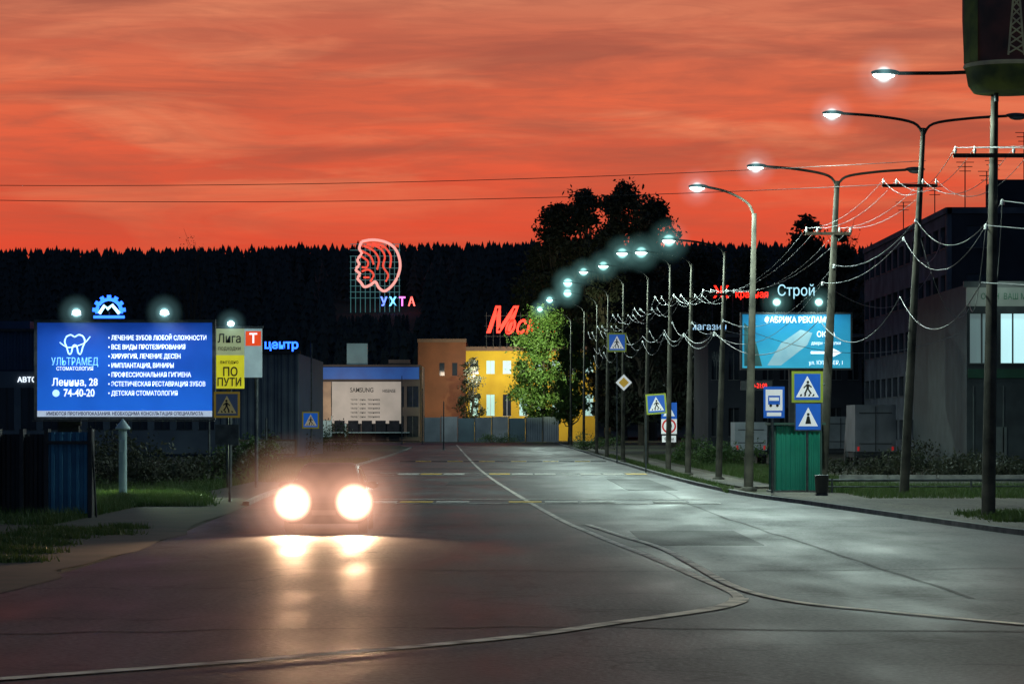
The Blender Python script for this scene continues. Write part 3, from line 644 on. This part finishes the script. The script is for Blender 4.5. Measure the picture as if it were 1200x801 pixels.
text('УЛЬТРАМЕД',0.36,(bx(88),-0.07,Z(424,D)),glow('print_cyan_emissive',(.25,.65,1),.9),g,sx=.70); text('СТОМАТОЛОГИЯ',0.17,(bx(88),-0.07,Z(432,D)),WT,g,sx=.85)
text('Ленина, 28',0.35,(bx(88),-0.07,Z(448,D)),WT,g,bold=.004,sx=.86); text('74-40-20',0.35,(bx(93),-0.07,Z(460.5,D)),WT,g,bold=.006,sx=.82)
text('ИМЕЮТСЯ ПРОТИВОПОКАЗАНИЯ. НЕОБХОДИМА КОНСУЛЬТАЦИЯ СПЕЦИАЛИСТА',0.155,(0,-0.075,zb+.10),pm('print_navy',(.01,.03,.15),(.01,.03,.15),2,.5),g,bold=.002,sx=.82)
mb=MB(); x,zz=bx(88),Z(403,D)
tooth=[(-.32,.30),(-.15,.36),(0,.28),(.15,.36),(.32,.30),(.40,.10),(.32,-.12),(.24,-.38),(.14,-.36),(.08,-.10),(0,-.04),(-.08,-.10),(-.14,-.36),(-.24,-.38),(-.32,-.12),(-.40,.10)]
tooth=[(a*.85,b*.85) for a,b in tooth]
pp=smooth([(a+x,-0.08,b+zz) for a,b in tooth+[tooth[0]]],4); mb.tube(pp,0.028,5,0,cap=False)
mb.tube(smooth([(x-.5,-.08,zz+.05),(x-.2,-.08,zz-.12),(x+.3,-.08,zz+.02),(x+.52,-.08,zz+.25)],5),.02,5,0)
mb.disc(bx(66),Z(460.5,D),.12,-0.07,0,14); mb.obj('tooth_logo',[glow('print_pale_emissive',(.5,.8,1),1)],parent=g)

D=113; uc=280; g=grp('billboard',(X(uc,D),D,0)); s=F/D; bx=lambda u:X(u,D)-X(uc,D)
mb=MB(); mb.box(bx(252),bx(286),-.05,.1,Z(455,D),Z(416,D),0); mb.box(bx(252),bx(286),-.053,.1,Z(415.9,D),Z(385,D),1); mb.box(bx(286.5),bx(307),-.05,.1,Z(442,D),Z(385,D),2)
mb.box(bx(288),bx(306),-.06,-.051,Z(405,D),Z(388,D),3); mb.box(bx(251),bx(308),-.04,.2,Z(384.5,D),Z(382,D),4)
mb.tube([(bx(268),.2,0),(bx(268),.2,Z(385,D))],.11,10,4); mb.tube([(bx(300),.2,0),(bx(300),.2,Z(385,D))],.07,10,4)
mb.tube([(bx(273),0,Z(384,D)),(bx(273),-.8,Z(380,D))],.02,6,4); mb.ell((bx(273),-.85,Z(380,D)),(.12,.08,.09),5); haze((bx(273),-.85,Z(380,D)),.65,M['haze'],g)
mb.obj('panel',[pm('print_yellow',(.62,.58,.02),(.55,.50,.02),2,.5,emis=.7),pm('print_cream',(.34,.38,.20),(.28,.33,.18),2,.5,emis=.6),pm('print_pale',(.36,.5,.5),(.30,.42,.43),2,.5,emis=.45),pm('print_red',(.7,.06,.01),(.65,.05,.01),2,.5,emis=.9),M['steel'],M['flood']],parent=g)  # these prints emit too, imitating flood lamp light
pk=pm('print_black',(.02,.02,.02),(.02,.02,.02),2,.5)
text('ПО',.46,(bx(270),-.065,Z(436,D)),pk,g,bold=.008,sx=.85); text('ПУТИ',.42,(bx(269),-.065,Z(448,D)),pk,g,bold=.008,sx=.82); text('Лига',.46,(bx(269),-.065,Z(397,D)),pk,g,bold=.006,sx=.85); text('подходки',.22,(bx(269),-.065,Z(408,D)),pk,g,sx=.85); text('выгодно',.2,(bx(269),-.065,Z(424,D)),pk,g,sx=.85)
text('Т',.5,(bx(297),-.07,Z(397,D)),WT,g,bold=.01)

D=161; uc=933; g=grp('billboard',(X(uc,D),D,0)); bx=lambda u:X(u,D)-X(uc,D); zb,zt=Z(431,D),Z(368,D)
mb=MB(); mb.box(bx(870),bx(997),-.05,.1,zb,zt,0); frame(mb,bx(997)-bx(870),zb,zt,1,.1); mb.box(-.35,.35,.25,.6,0,zt,1)
mb.flat([(bx(899),Z(428,D)),(bx(915),Z(428,D)),(bx(946),Z(404,D)),(bx(952),Z(390,D)),(bx(938),Z(386,D)),(bx(915),Z(402,D))],-.056,3)
mb.flat([(bx(872),zb+.1),(bx(893),zb+.1),(bx(886),Z(402,D)),(bx(880),Z(385,D)),(bx(872),Z(378,D))],-.057,2)
for u in (908,957): mb.tube([(bx(u),0,zt),(bx(u),-1.1,zt+.6)],.03,6,1); mb.ell((bx(u),-1.15,zt+.6),(.16,.08,.12),4); haze((bx(u),-1.15,zt+.6),1.0,M['glare_far'],g)
mb.box(bx(868),bx(905),-.1,.1,Z(457,D),Z(446,D),1)
mb.obj('panel',[billboard_panel_mat('billboard_cyan_print',(0.04,0.38,0.58),(0.012,0.18,0.38),zb,zt,.5),M['dark'],pm('print_dkgreen',(.02,.06,.06),(.04,.15,.15),1,.6,emis=.3),pm('print_offwhite',(.30,.48,.55),(.2,.4,.5),1,.6,emis=.5),M['flood']],parent=g)
for u in (908,957): lamp('SPOT','flood_light',(bx(u),-1.2,zt+.5),300,LC,g,aim=(bx(u),0,zb),size=.08,angle=150)
text('ФАБРИКА РЕКЛАМЫ',.44,(bx(935),-.07,Z(375,D)),WT,g,bold=.008,sx=.8); text('ОКНА',.42,(bx(968),-.07,Z(392,D)),WT,g,bold=.005,sx=.85); text('двери · потолки',.26,(bx(968),-.07,Z(402,D)),WT,g,sx=.8)
text('ул. КУШЕВЕР, 1',.3,(bx(968),-.07,Z(425,D)),WT,g,sx=.85); text('7:30-21:00',.36,(bx(887),-.12,Z(452,D)),glow('led_red',(1,.03,.02),2.2),g,sx=.7)
mb=MB(); mb.flat([(bx(976),Z(418,D)),(bx(986),Z(413,D)),(bx(976),Z(408,D))][::-1],-.07,0); mb.box(bx(950),bx(976),-.072,-.06,Z(414.5,D),Z(411.5,D),0); mb.obj('arrow',[WT],parent=g)

# ------------------------------------------------------------ buildings
GL=pm('window_glass_dark',(.02,.025,.03),(.03,.035,.045),1,.08)
GLc=glow('window_lit_cool',(.50,.82,.85),1.0); GLd=glow('window_lit_dim',(.20,.30,.30),.4); GLw=glow('window_lit_warm',(1,.7,.35),.5)
g=grp('apartment_block',(X(1110,200),200,0)); wm=pm('concrete_panel',(.15,.155,.185),(.07,.075,.09),.5,.85,bump=.2); wd_=pm('concrete_panel_dark',(.04,.043,.055),(.022,.024,.034),.4,.85)
ht=Z(243,200)
mb=MB(); mb.T=Matrix.Rotation(math.radians(-90),4,'Z')
mb.facade(-47,0,0.4,ht-.4,13,5,.72,.45,.3,.3,0,0,1,2,gl=lambda r,c:1)
mb.box(-47.1,0.1,-.12,.3,ht-.4,ht,0); mb.T=None
mb.box(.32,16,.26,46.9,0,ht-.3,3)
mb.facade(0.32,16,.4,ht-.4,4,5,.5,.45,.3,.25,0,3,1,2,gl=lambda r,c:1); mb.box(0,16.1,-.1,.25,ht-.4,ht,0)
mb.box(0,16,0,47,ht-.02,ht+.02,3)
mb.box(4,8,4,9,ht,ht+2.2,3); mb.box(-0.03,.02,.5,.7,0,ht,2)
for x,y,h in ((1.5,2,3.2),(3,2.2,2.6),(3.6,3,3.4),(6,5,5.5),(9,3,3),(11,4,3.4),(2,20,3),(1,30,2.6)):
    mb.tube([(x,y,ht),(x,y,ht+h)],.04,5,4)
    for k in range(3): mb.tube([(x-.6+.1*k,y,ht+h-.3*k),(x+.6-.1*k,y,ht+h-.3*k)],.025,4,4)
mb.obj('walls_and_windows',[wm,GL,pm('frame_grey',(.12,.13,.13),(.09,.09,.09),2,.6),wd_,M['dark']],parent=g)
D=150; g=grp('shop_building',(X(1133,D),D,0)); mb=MB(); zt=Z(333,D)
sw=pm('shop_wall_dark',(.045,.055,.058),(.025,.03,.033),1,.7); sg=pm('shop_fascia_green',(.015,.06,.035),(.01,.04,.02),1,.5,emis=.1); sf=pm('shop_fascia_pale',(.20,.24,.21),(.13,.16,.14),.6,.6,emis=.25)
mb.box(0,14,.3,20,0,zt,0); mb.box(-.15,14.2,-.02,.28,zt-.15,zt+.15,2)
mb.facade(0,14,zt-4.2,zt-1.1,9,1,.80,.80,.08,.28,0,0,1,2,gl=lambda r,c:3 if c==1 else (6 if c in (0,2) else 1))
mb.box(0,14,0,.28,zt-1.1,zt-.15,5); mb.box(0.05,14,-.08,-.003,zt-4.7,zt-4.25,4); mb.box(0,14,0,.28,0,zt-4.2,0)
for k in range(9): mb.box(.3+k*1.5,.36+k*1.5,-.05,0,0.1,zt-5.1,2)
mb.box(1.0,2.0,-.05,-.003,.1,2.3,2); mb.box(3.2,6.8,-.06,-.003,1.0,2.6,7)
mb.obj('walls_and_windows',[sw,GL,pm('shop_trim',(.12,.14,.13),(.1,.1,.1),2,.6),GLc,sg,sf,GLd,GL],parent=g)
text('ОЧЕН  ВАШ МАСТЕР',.42,(2.4,-.02,zt-.62),pm('sign_letters_green',(.02,.12,.07),(.02,.1,.05),2,.5,emis=.1),g,bold=.0,sx=.8)
lamp('AREA','fascia_light',(2,-1.6,zt+.4),25,LC,g,aim=(2,0,zt-3),size=.5)

D=232; g=grp('trade_centre_building',(X(-110,D),D,0)); x1=X(350,D)-X(-110,D); xm=X(255,D)-X(-110,D); z1=Z(388,D); z2=Z(414,D)
hb=pm('cladding_blue',(.03,.07,.14),(.02,.05,.10),.5,.6); hw=pm('cladding_white',(.14,.17,.2),(.09,.11,.14),.5,.6)
mb=MB(); mb.box(0,xm,.3,30,0,z1,0); mb.box(xm,x1,.3,30,0,z2,0); mb.corr(0,xm,z1-3,z1,.2,.5,.08,0); mb.corr(xm+.01,x1,0,z2,.2,.5,.08,1)
mb.facade(0,xm,0.2,z1-3.1,14,1,.7,.5,.3,.25,0,1,2,3,gl=lambda r,c:2)
mb.box(-.1,xm+.1,-.1,.4,z1,z1+.2,3); mb.box(xm+.1,x1+.1,-.1,.4,z2,z2+.2,3)
mb.box(X(0,D)-X(-110,D)-1,X(30,D)-X(-110,D),2,8,z1+.2,Z(375,D),0)
mb.obj('walls_and_windows',[hb,hw,GL,M['dark'],GLw],parent=g)
bb=glow('neon_blue',(.02,.12,1.0),4); bw=glow('neon_pale',(.35,.8,1.0),3)
text('Торговый центр',.95,(x1,-.1,Z(404,D)),bb,g,'RIGHT',bold=.025)
text('АВТО',.55,(X(32,D)-X(-110,D),-.1,Z(445,D)),glow('sign_white_lit',(.8,.9,1),1.5),g,bold=.01)
cx,cz=X(128,D)-X(-110,D),Z(365,D); mb=MB()
def arc(c,r,a0,a1,k): return [(c[0]+r*math.cos(a0+(a1-a0)*i/k),-.1,c[1]+r*math.sin(a0+(a1-a0)*i/k)) for i in range(k+1)]
teeth=7
for k in range(teeth):
    a=.12+(math.pi-.24)*k/(teeth-1); p0=(cx+.95*math.cos(a),-.1,cz+.95*math.sin(a)); p1=(cx+1.28*math.cos(a),-.1,cz+1.28*math.sin(a)); mb.tube([p0,p1],.17,6,0)
mb.tube(arc((cx,cz),.95,-.15,math.pi+.15,18),.14,6,0)
mb.tube([(cx-.75,-.15,cz-.15),(cx-.35,-.15,cz+.45),(cx-.1,-.15,cz+.2),(cx+.25,-.15,cz+.5),(cx+.8,-.15,cz-.15)],.14,6,1); mb.tube([(cx-1.2,-.1,cz-.42),(cx+1.2,-.1,cz-.42)],.12,6,0)
for q in (-.8,0,.8): mb.tube([(cx+q,.1,z1),(cx+q,.1,cz)],.05,5,2)
mb.obj('gear_logo',[bb,bw,M['dark']],parent=g)

D=466; g=grp('store_building',(X(308,D),D,0)); w_=X(492,D)-X(308,D); s=lambda u:X(u,D)-X(308,D)
sb_=pm('store_grey',(.14,.11,.10),(.09,.075,.07),.3,.8); sbl=pm('store_blue',(.02,.11,.42),(.02,.08,.32),.3,.5,emis=.35); sba=pm('store_tan',(.24,.14,.06),(.18,.10,.04),.3,.8)
mb=MB(); mb.box(0,w_,.3,30,0,Z(427,D),0); mb.box(s(340),s(491),0,.28,Z(444,D),Z(430,D),1); mb.box(s(312),s(338),0,.28,0,Z(430,D),2)
mb.facade(s(340),s(492),.2,Z(446,D),9,2,.8,.7,.12,.25,0,0,3,4,gl=lambda r,c:(8 if r==0 and c in (1,2,3) else 3))
mb.box(s(338),s(388),-.12,-.01,Z(492,D),Z(447,D),6); mb.box(s(389),s(470),-.10,-.01,Z(496,D),Z(447,D),5)
for k in range(5): mb.box(s(392+k*16),s(404+k*16),-.2,-.11,0.2,Z(500,D)+1.0,3)
mb.box(s(340),s(480),-2.2,-.12,Z(507,D),Z(506,D),7)
mb.box(s(406),s(430),1,3,Z(427,D),Z(402,D),7); mb.box(s(455),s(480),1,4,Z(427,D),Z(421,D),0)
mb.obj('walls_and_windows',[sb_,sbl,sba,GL,M['steel'],pm('banner_white',(.46,.40,.35),(.36,.32,.28),.3,.6,emis=.45),pm('banner_photo',(.40,.26,.16),(.14,.09,.07),.25,.6,emis=.35),pm('roof_unit',(.16,.28,.30),(.11,.18,.20),.3,.6,emis=.2),GLd],parent=g)
text('SAMSUNG',1.0,(s(424),-.2,Z(457,D)),pk,g,bold=.01,sx=.8); text('HISENSE',.7,(s(456),-.2,Z(458,D)),pk,g,sx=.8)
for i in range(5): text('телефоны  техника',.5,(s(428),-.2,Z(468+i*5,D)),pk,g)
lamp('AREA','facade_flood',(s(400),-14,7),900,(1,.88,.72),g,aim=(s(400),0,5),size=1.5)
D=492; g=grp('yellow_building',(X(490,D),D,0)); s=lambda u:X(u,D)-X(490,D)
by=pm('plaster_yellow',(.75,.46,.02),(.62,.36,.015),.3,.8); bbw=pm('plaster_brown',(.24,.08,.035),(.16,.055,.025),.3,.85)
mb=MB(); mb.box(0,s(546),-.6,28,0,Z(399,D),0); mb.box(s(546),s(700),.3,28,0,Z(408,D),1)
mb.facade(s(546),s(700),Z(503,D),Z(449,D)-.01,8,1,.50,.46,.3,.28,0,1,3,2,gl=lambda r,c:3 if c!=2 else 4)
mb.facade(s(546),s(700),Z(449,D),Z(411,D),8,1,.50,.40,.3,.28,0,1,3,2,gl=lambda r,c:3 if c%3 else 4)
mb.box(s(546)-.02,s(700),-.12,.28,Z(411,D),Z(406,D),5); mb.box(s(546),s(700),0,.28,0,Z(503,D),1); mb.box(-.1,s(546)+.1,-.8,-.61,Z(401,D),Z(397,D),5)
for q in (515,530): mb.box(s(q),s(q+6),-.65,-.61,Z(440,D),Z(425,D),4)
mb.obj('walls_and_windows',[bbw,by,pm('frame_white',(.6,.6,.58),(.5,.5,.5),1,.6),glow('window_pale',(.38,.62,.58),.6),GL,pm('cornice_brown',(.2,.1,.06),(.15,.08,.05),1,.7)],parent=g)
nr=glow('neon_red',(1.0,.02,.01),3.0)
text('М',5.8,(s(584),-1,Z(377,D)),nr,g,bold=.14,sx=.85,shear=.4); text('осква',4.2,(s(620),-1,Z(382,D)),nr,g,bold=.08,sx=.72,shear=.4)
mb=MB()
for q in range(570,642,8): mb.tube([(s(q),-.5,Z(408,D)),(s(q),-.5,Z(366,D))],.07,4,0)
for v in (370,382,394): mb.tube([(s(568),-.5,Z(v,D)),(s(642),-.5,Z(v,D))],.06,4,0)
mb.obj('sign_frame',[M['dark']],parent=g)
for q in (560,600,640): lamp('AREA','facade_flood',(s(q),-16,11),1000,(1,.97,.85),g,aim=(s(q),0,8),size=1.2)
lamp('AREA','facade_flood',(s(518),-14,11),120,(1,.8,.6),g,aim=(s(518),0,7),size=1.2)
D=440; g=grp('corrugated_fence',(X(497,D),D,0)); mb=MB(); w_=X(655,D)-X(497,D); k=0; x=0
while x<w_:
    mb.corr(x,min(x+2.4,w_),.1,3.7+.12*math.sin(k*2.1),0,.3,.05,k%3); mb.box(x-.07,x+.07,-.1,.08,0,3.95,3); x+=2.5; k+=1
mb.obj('panels',[pm('fence_grey',(.18,.22,.24),(.11,.14,.16),.4,.6),pm('fence_pale',(.30,.33,.34),(.20,.22,.23),.4,.6),pm('fence_teal',(.10,.16,.18),(.07,.11,.13),.4,.6),M['steel']],parent=g)
lamp('SPOT','added_spot',(X(632,D)-X(497,D)-2,-14,20),60000,(.85,1,.60),g,aim=(X(640,D)-X(497,D),9,12),size=.4,angle=65)  # added spot to brighten the tree behind the fence, no fixture built
lamp('SPOT','added_spot',(X(540,D)-X(497,D),-14,10),2600,(.8,1,1),g,aim=(X(560,D)-X(497,D),2,0),size=.4,angle=140)  # second added spot, brightens fence and ground, no fixture built

D=255; g=grp('low_building',(X(830,D),D,0)); mb=MB(); s=lambda u:X(u,D)-X(830,D); zt=Z(395,D)
mb.box(0,s(1010),.3,20,0,zt,0); mb.facade(0,s(1010),.3,zt,9,2,.6,.5,.25,.28,0,0,1,2); mb.box(-.1,s(1010)+.1,-.1,.28,zt,zt+.3,2)
for q in range(835,965,12): mb.tube([(s(q),.4,zt),(s(q),.4,Z(342,D))],.05,4,3)
mb.obj('walls_and_windows',[wd_,GL,pm('trim_grey',(.12,.12,.13),(.1,.1,.1),1,.7),M['dark']],parent=g)
text('Ж',1.4,(s(845),-.1,Z(343,D)),nr,g,bold=.02); text('красная',.85,(s(881),-.1,Z(345,D)),nr,g,bold=.01,sx=.85)
text('Строй',1.3,(s(933),-.1,Z(341,D)),glow('neon_ice',(.45,.85,1),1.2),g,bold=.0,sx=.85); text('магазин',.8,(s(830),-.1,Z(383,D)),glow('neon_ice2',(.45,.75,1),1.0),g)

D=820; g=grp('neon_portrait_sign',(X(440,D),D,hill(D)-1)); gz=hill(D)-1; P=lambda u,v:(X(u,D)-X(440,D),0,Z(v,D)-gz)
mb=MB()
for i in range(11): a=P(411+i*5.7,286 if i>1 else 300); b=P(411+i*5.7,352); mb.tube([a,(b[0],0,0)],.10,4,0)
for v in range(286,352,7): a=P(410,v); b=P(469,v); mb.tube([(a[0],.1,a[2]),(b[0],.1,b[2])],.09,4,0)
prof=[(424,283),(436,281),(450,283),(461,289),(467,299),(469,312),(466,324),(460,334),(451,341),(444,337),(440,330),(434,334),(427,336),(423,331),(419,326),(422,321),(417,316),(421,310),(419,304),(424,297),(421,291),(424,283)]
mb.tube(smooth([Vector(P(*p))+Vector((0,-.3,0)) for p in prof],4),.42,6,1)
for st in ([(430,286),(444,290),(451,300),(449,312),(455,322),(452,330)],[(424,318),(432,316),(438,322),(434,330)],[(426,288),(438,294),(444,304),(442,316)],[(424,294),(434,300),(438,310)],[(436,285),(450,289),(458,300),(457,314)],[(423,300),(431,306),(430,313),(424,313)],[(426,325),(433,325)]):
    mb.tube(smooth([Vector(P(*p))+Vector((0,-.35,0)) for p in st],4),.30,6,2)
mb.obj('portrait',[pm('lattice_teal',(.12,.35,.35),(.1,.3,.3),1,.5,emis=.35),glow('neon_pink',(1,.42,.36),1.0),glow('neon_red_dim',(.95,.10,.06),.9)],parent=g)
for ch_,u,c in (('У',450,(.12,.2,1)),('Х',460.5,(.15,.55,1)),('Т',471.5,(.85,.15,.7)),('А',482.5,(1,.12,.1))):
    p=P(u,354); text(ch_,3.3,(p[0],-1,p[2]),glow('neon_'+ch_,c,3),g,bold=.09,sx=.85)

# ------------------------------------------------------------ bus shelter (green metal)
D=104; g=grp('bus_shelter',(X(932,D),D,0)); mb=MB(); hh=Z(497,D)-.05; gg=pm('shelter_green',(.015,.27,.18),(.01,.19,.13),.7,.5)
hw_=.80
mb.corr(-hw_,hw_,.12,hh,-.9,.16,.03,0)
for sx in (-1,1):
    mb.T=Matrix.Translation((sx*hw_,0.0,0))@Matrix.Rotation(math.radians(90),4,'Z'); mb.corr(-.9,.9,.12,hh,0,.16,.03,0); mb.T=None
    for yy in (-.93,.93): mb.tube([(sx*hw_,yy,0),(sx*hw_,yy,hh+.05)],.045,6,1)
mb.box(-hw_-.15,hw_+.15,-1.1,1.1,hh+.03,hh+.11,1); mb.box(-hw_*.9,hw_*.9,.3,.7,.42,.48,2); mb.box(-hw_-.1,hw_+.1,-1,1.4,0,.1,3)
mb.obj('shelter_panels',[gg,pm('shelter_frame',(.06,.12,.10),(.05,.1,.08),1,.5),M['wood'],mk],parent=g)
mb=MB(); mb.lathe((0,0,0),[(.16,.05),(.2,.1),(.23,.62),(.25,.64),(.23,.66),(.2,.62),(.17,.2)],16,0); mb.lathe((0,0,0),[(.2,0),(.2,.05),(.0,.05)],12,0); mb.obj('litter_bin',[M['dark']],loc=(X(963,96),96,.1))
mb=MB()
for a in range(6):
    x=X(975,101)+a*2.4; y=101+a*.3; mb.tube([(x,y,0),(x,y,.55)],.04,6,0)
mb.tube([(X(975,101)-.2,101,.5),(X(975,101)+12.2,102.5,.5)],.05,6,0); mb.tube([(X(975,101)-.2,101,.28),(X(975,101)+12.2,102.5,.28)],.03,6,0); mb.obj('pipe_railing',[M['steel']])
mb=MB()
for i in range(5): mb.box(X(985,115)+i*1.9,X(985,115)+i*1.9+1.8,115,115.5,0,.45,0)
mb.obj('concrete_block_row',[mk])

# ------------------------------------------------------------ left: metal garage/fence, marker post
D=76; g=grp('metal_fence',(X(-40,D),D,0)); s=lambda u:X(u,D)-X(-40,D); mb=MB(); zt=Z(506,D)
mb.corr(0,s(56),.1,zt-.05,0,.22,.04,0); mb.corr(s(58),s(106),.12,zt,-.35,.18,.05,1)
for q in (0,28,57,108): mb.box(s(q)-.05,s(q)+.05,-.42,.06,0,zt+.08,2)
mb.box(s(-30),s(57),.05,.12,.5,.58,2); mb.box(s(-30),s(57),.05,.12,zt-.4,zt-.32,2); mb.box(s(57),s(109),-.46,-.41,zt-.3,zt-.22,2)
mb.tube([(s(115),-.3,0),(s(109),-.3,zt+.1)],.03,6,2)
mb.obj('panels',[pm('fence_dark',(.05,.055,.06),(.03,.03,.035),.6,.6),pm('fence_blue',(.06,.25,.40),(.03,.14,.26),1.2,.5),M['dark']],parent=g)
D=95.8; mb=MB(); zt=Z(503,D); mb.tube([(0,0,0),(0,0,zt)],.13,12,0); mb.lathe((0,0,zt),[(.13,0),(.24,.0),(.24,.06),(.0,.36)],14,1); mb.lathe((0,0,0),[(.2,0),(.2,.12),(.13,.16)],12,0)
mb.box(-.08,.08,-.16,-.135,1.5,1.9,1)
mb.obj('marker_post',[pm('post_white',(.5,.62,.62),(.38,.5,.5),2,.6),pm('post_cap',(.6,.7,.72),(.4,.5,.5),2,.5)],loc=(X(144,D),D,0))

# ------------------------------------------------------------ vehicles
def loft(mb,secs,mi,closed=True):
    n=len(secs[0]); vs=[p for s_ in secs for p in s_]; fs=[]
    for i in range(len(secs)-1):
        for k in range(n):
            k2=(k+1)%n; fs.append((i*n+k,i*n+k2,(i+1)*n+k2,(i+1)*n+k))
    fs.append(tuple(range(n))[::-1]); fs.append(tuple((len(secs)-1)*n+k for k in range(n))); mb.add(vs,fs,mi,True)
def wheel(mb,x,y,r,w,mt,mr_):
    n=20
    for (ra,wa,mi) in ((r,w,mt),(r*.62,w*1.04,mr_)):
        mb.tube([(x-wa/2,y,r),(x-wa/2*.8,y,r),(x+wa/2*.8,y,r),(x+wa/2,y,r)],[ra*.93,ra,ra,ra*.93],n,mi)
def ring(y,w,zb,zs,zt,wt):
    return [(-w*.92,y,zb),(-w,y,zb+.15),(-w,y,zs),(-wt,y,zt-.02),(-wt*.7,y,zt),(wt*.7,y,zt),(wt,y,zt-.02),(w,y,zs),(w,y,zb+.15),(w*.92,y,zb)]
g=grp('car',(X(379,64),64.2,0.008)); mb=MB()
body=[ring(0,.62,.28,.50,.60,.55),ring(.12,.80,.22,.60,.74,.70),ring(.35,.86,.20,.68,.82,.76),ring(1.25,.89,.18,.78,.98,.80),ring(1.6,.89,.18,.84,1.0,.82),ring(3.6,.89,.18,.86,1.0,.82),ring(4.1,.87,.22,.84,.98,.78),ring(4.25,.78,.32,.7,.9,.7)]
loft(mb,body,0)
def cr(y,w0,w1,zt): return [(-w0,y,.95),(-w1,y,zt-.06),(-w1*.8,y,zt),(w1*.8,y,zt),(w1,y,zt-.06),(w0,y,.95)]
loft(mb,[cr(1.22,.78,.76,.99),cr(2.0,.80,.60,1.46),cr(2.5,.80,.60,1.50),cr(3.4,.80,.58,1.47),cr(4.1,.76,.66,1.0)],0)
mb.add([(-.70,1.30,1.035),(.70,1.30,1.035),(.56,1.97,1.44),(-.56,1.97,1.44)],[(0,1,2,3)],1)
for sx in (-1,1):
    mb.add([(sx*.815,1.6,1.0),(sx*.815,3.5,1.0),(sx*.645,3.3,1.38),(sx*.645,2.15,1.38)],[(0,1,2,3)],1)
    for y in (.85,3.45): wheel(mb,sx*.80,y,.31,.2,2,3)
    mb.ell((sx*.98,1.55,1.02),(.12,.08,.08),0)
    mb.ell((sx*.64,.13,.66),(.19,.10,.16),4,16,10)
    mb.ell((sx*.60,.04,.36),(.08,.04,.06),3)
    haze((sx*.66,-.25,.68),1.6,M['glare_head'],g)
mb.box(-.42,.42,-.035,.1,.52,.66,2)
for k in range(4): mb.box(-.40,.40,-.05,-.036,.535+k*.033,.548+k*.033,3)
mb.box(-.55,.55,-.03,.05,.25,.38,2); mb.box(-.26,.26,-.065,-.037,.40,.51,5)
mb.tube([(-.55,1.12,1.0),(-.05,1.4,1.1)],.012,4,2); mb.tube([(.1,1.12,1.0),(.6,1.4,1.1)],.012,4,2)
mb.obj('body',[pm('car_paint_dark',(.012,.013,.018),(.010,.012,.017),1,.45,.1),pm('car_glass',(.01,.01,.012),(.01,.01,.012),1,.15),M['black'],M['dark'],M['headlens'],pm('number_plate',(.10,.10,.10),(.08,.08,.08),2,.5)],parent=g)
for sx in (-1,1): lamp('SPOT','headlight_beam',(sx*.66,-.02,.66),1900,(1,.60,.34),g,aim=(sx*.5,-22,-.15),size=.12,angle=70,blend=.9)
def van(u,D,w,h,L,col,name='delivery_truck'):
    g=grp(name,(X(u,D),D,0)); mb=MB()
    mb.box(-w/2,w/2,0,L*.7,.85,h,0); mb.box(-w/2*.9,w/2*.9,.05,L,.5,.84,2)
    loft(mb,[[(-w/2*.94,L*.72,.5),(-w/2*.94,L*.72,h*.8),(w/2*.94,L*.72,h*.8),(w/2*.94,L*.72,.5)],[(-w/2*.94,L*.9,.5),(-w/2*.9,L*.9,h*.78),(w/2*.9,L*.9,h*.78),(w/2*.94,L*.9,.5)],[(-w/2*.94,L,.5),(-w/2*.9,L,h*.45),(w/2*.9,L,h*.45),(w/2*.94,L,.5)]],0)
    for sx in (-1,1):
        for y in (L*.15,L*.85): wheel(mb,sx*(w/2-.14),y,.42,.26,1,2)
        mb.box(sx*w*.42-.06,sx*w*.42+.06,-.04,-.003,.9,1.15,3)
    mb.box(-.02,.02,-.03,-.003,.9,h-.1,2); mb.box(-w/2,w/2,-.05,-.01,.60,.72,2)
    for zz in (1.3,h-.5): mb.box(-w*.4,w*.4,-.02,-.004,zz,zz+.05,2)
    mb.obj('body',[pm('truck_white',col,tuple(c*.7 for c in col),1,.5),M['black'],M['dark'],S['red']],parent=g)
van(1026,175,2.4,3.6,6.5,(.2,.2,.22)); van(880,185,2.0,2.6,5,(.4,.42,.45),'delivery_van')
van(985,200,2.2,3.0,6,(.2,.21,.22))

# ------------------------------------------------------------ camera
cam=bpy.data.cameras.new('Camera'); co=bpy.data.objects.new('Camera',cam); sc.collection.objects.link(co); co.location=(0,0,H); co.rotation_euler=(math.pi/2,0,0)
cam.lens=105; cam.sensor_width=36; cam.shift_y=(500-400.5)/1200; cam.clip_end=6000; cam.clip_start=.1; sc.camera=co
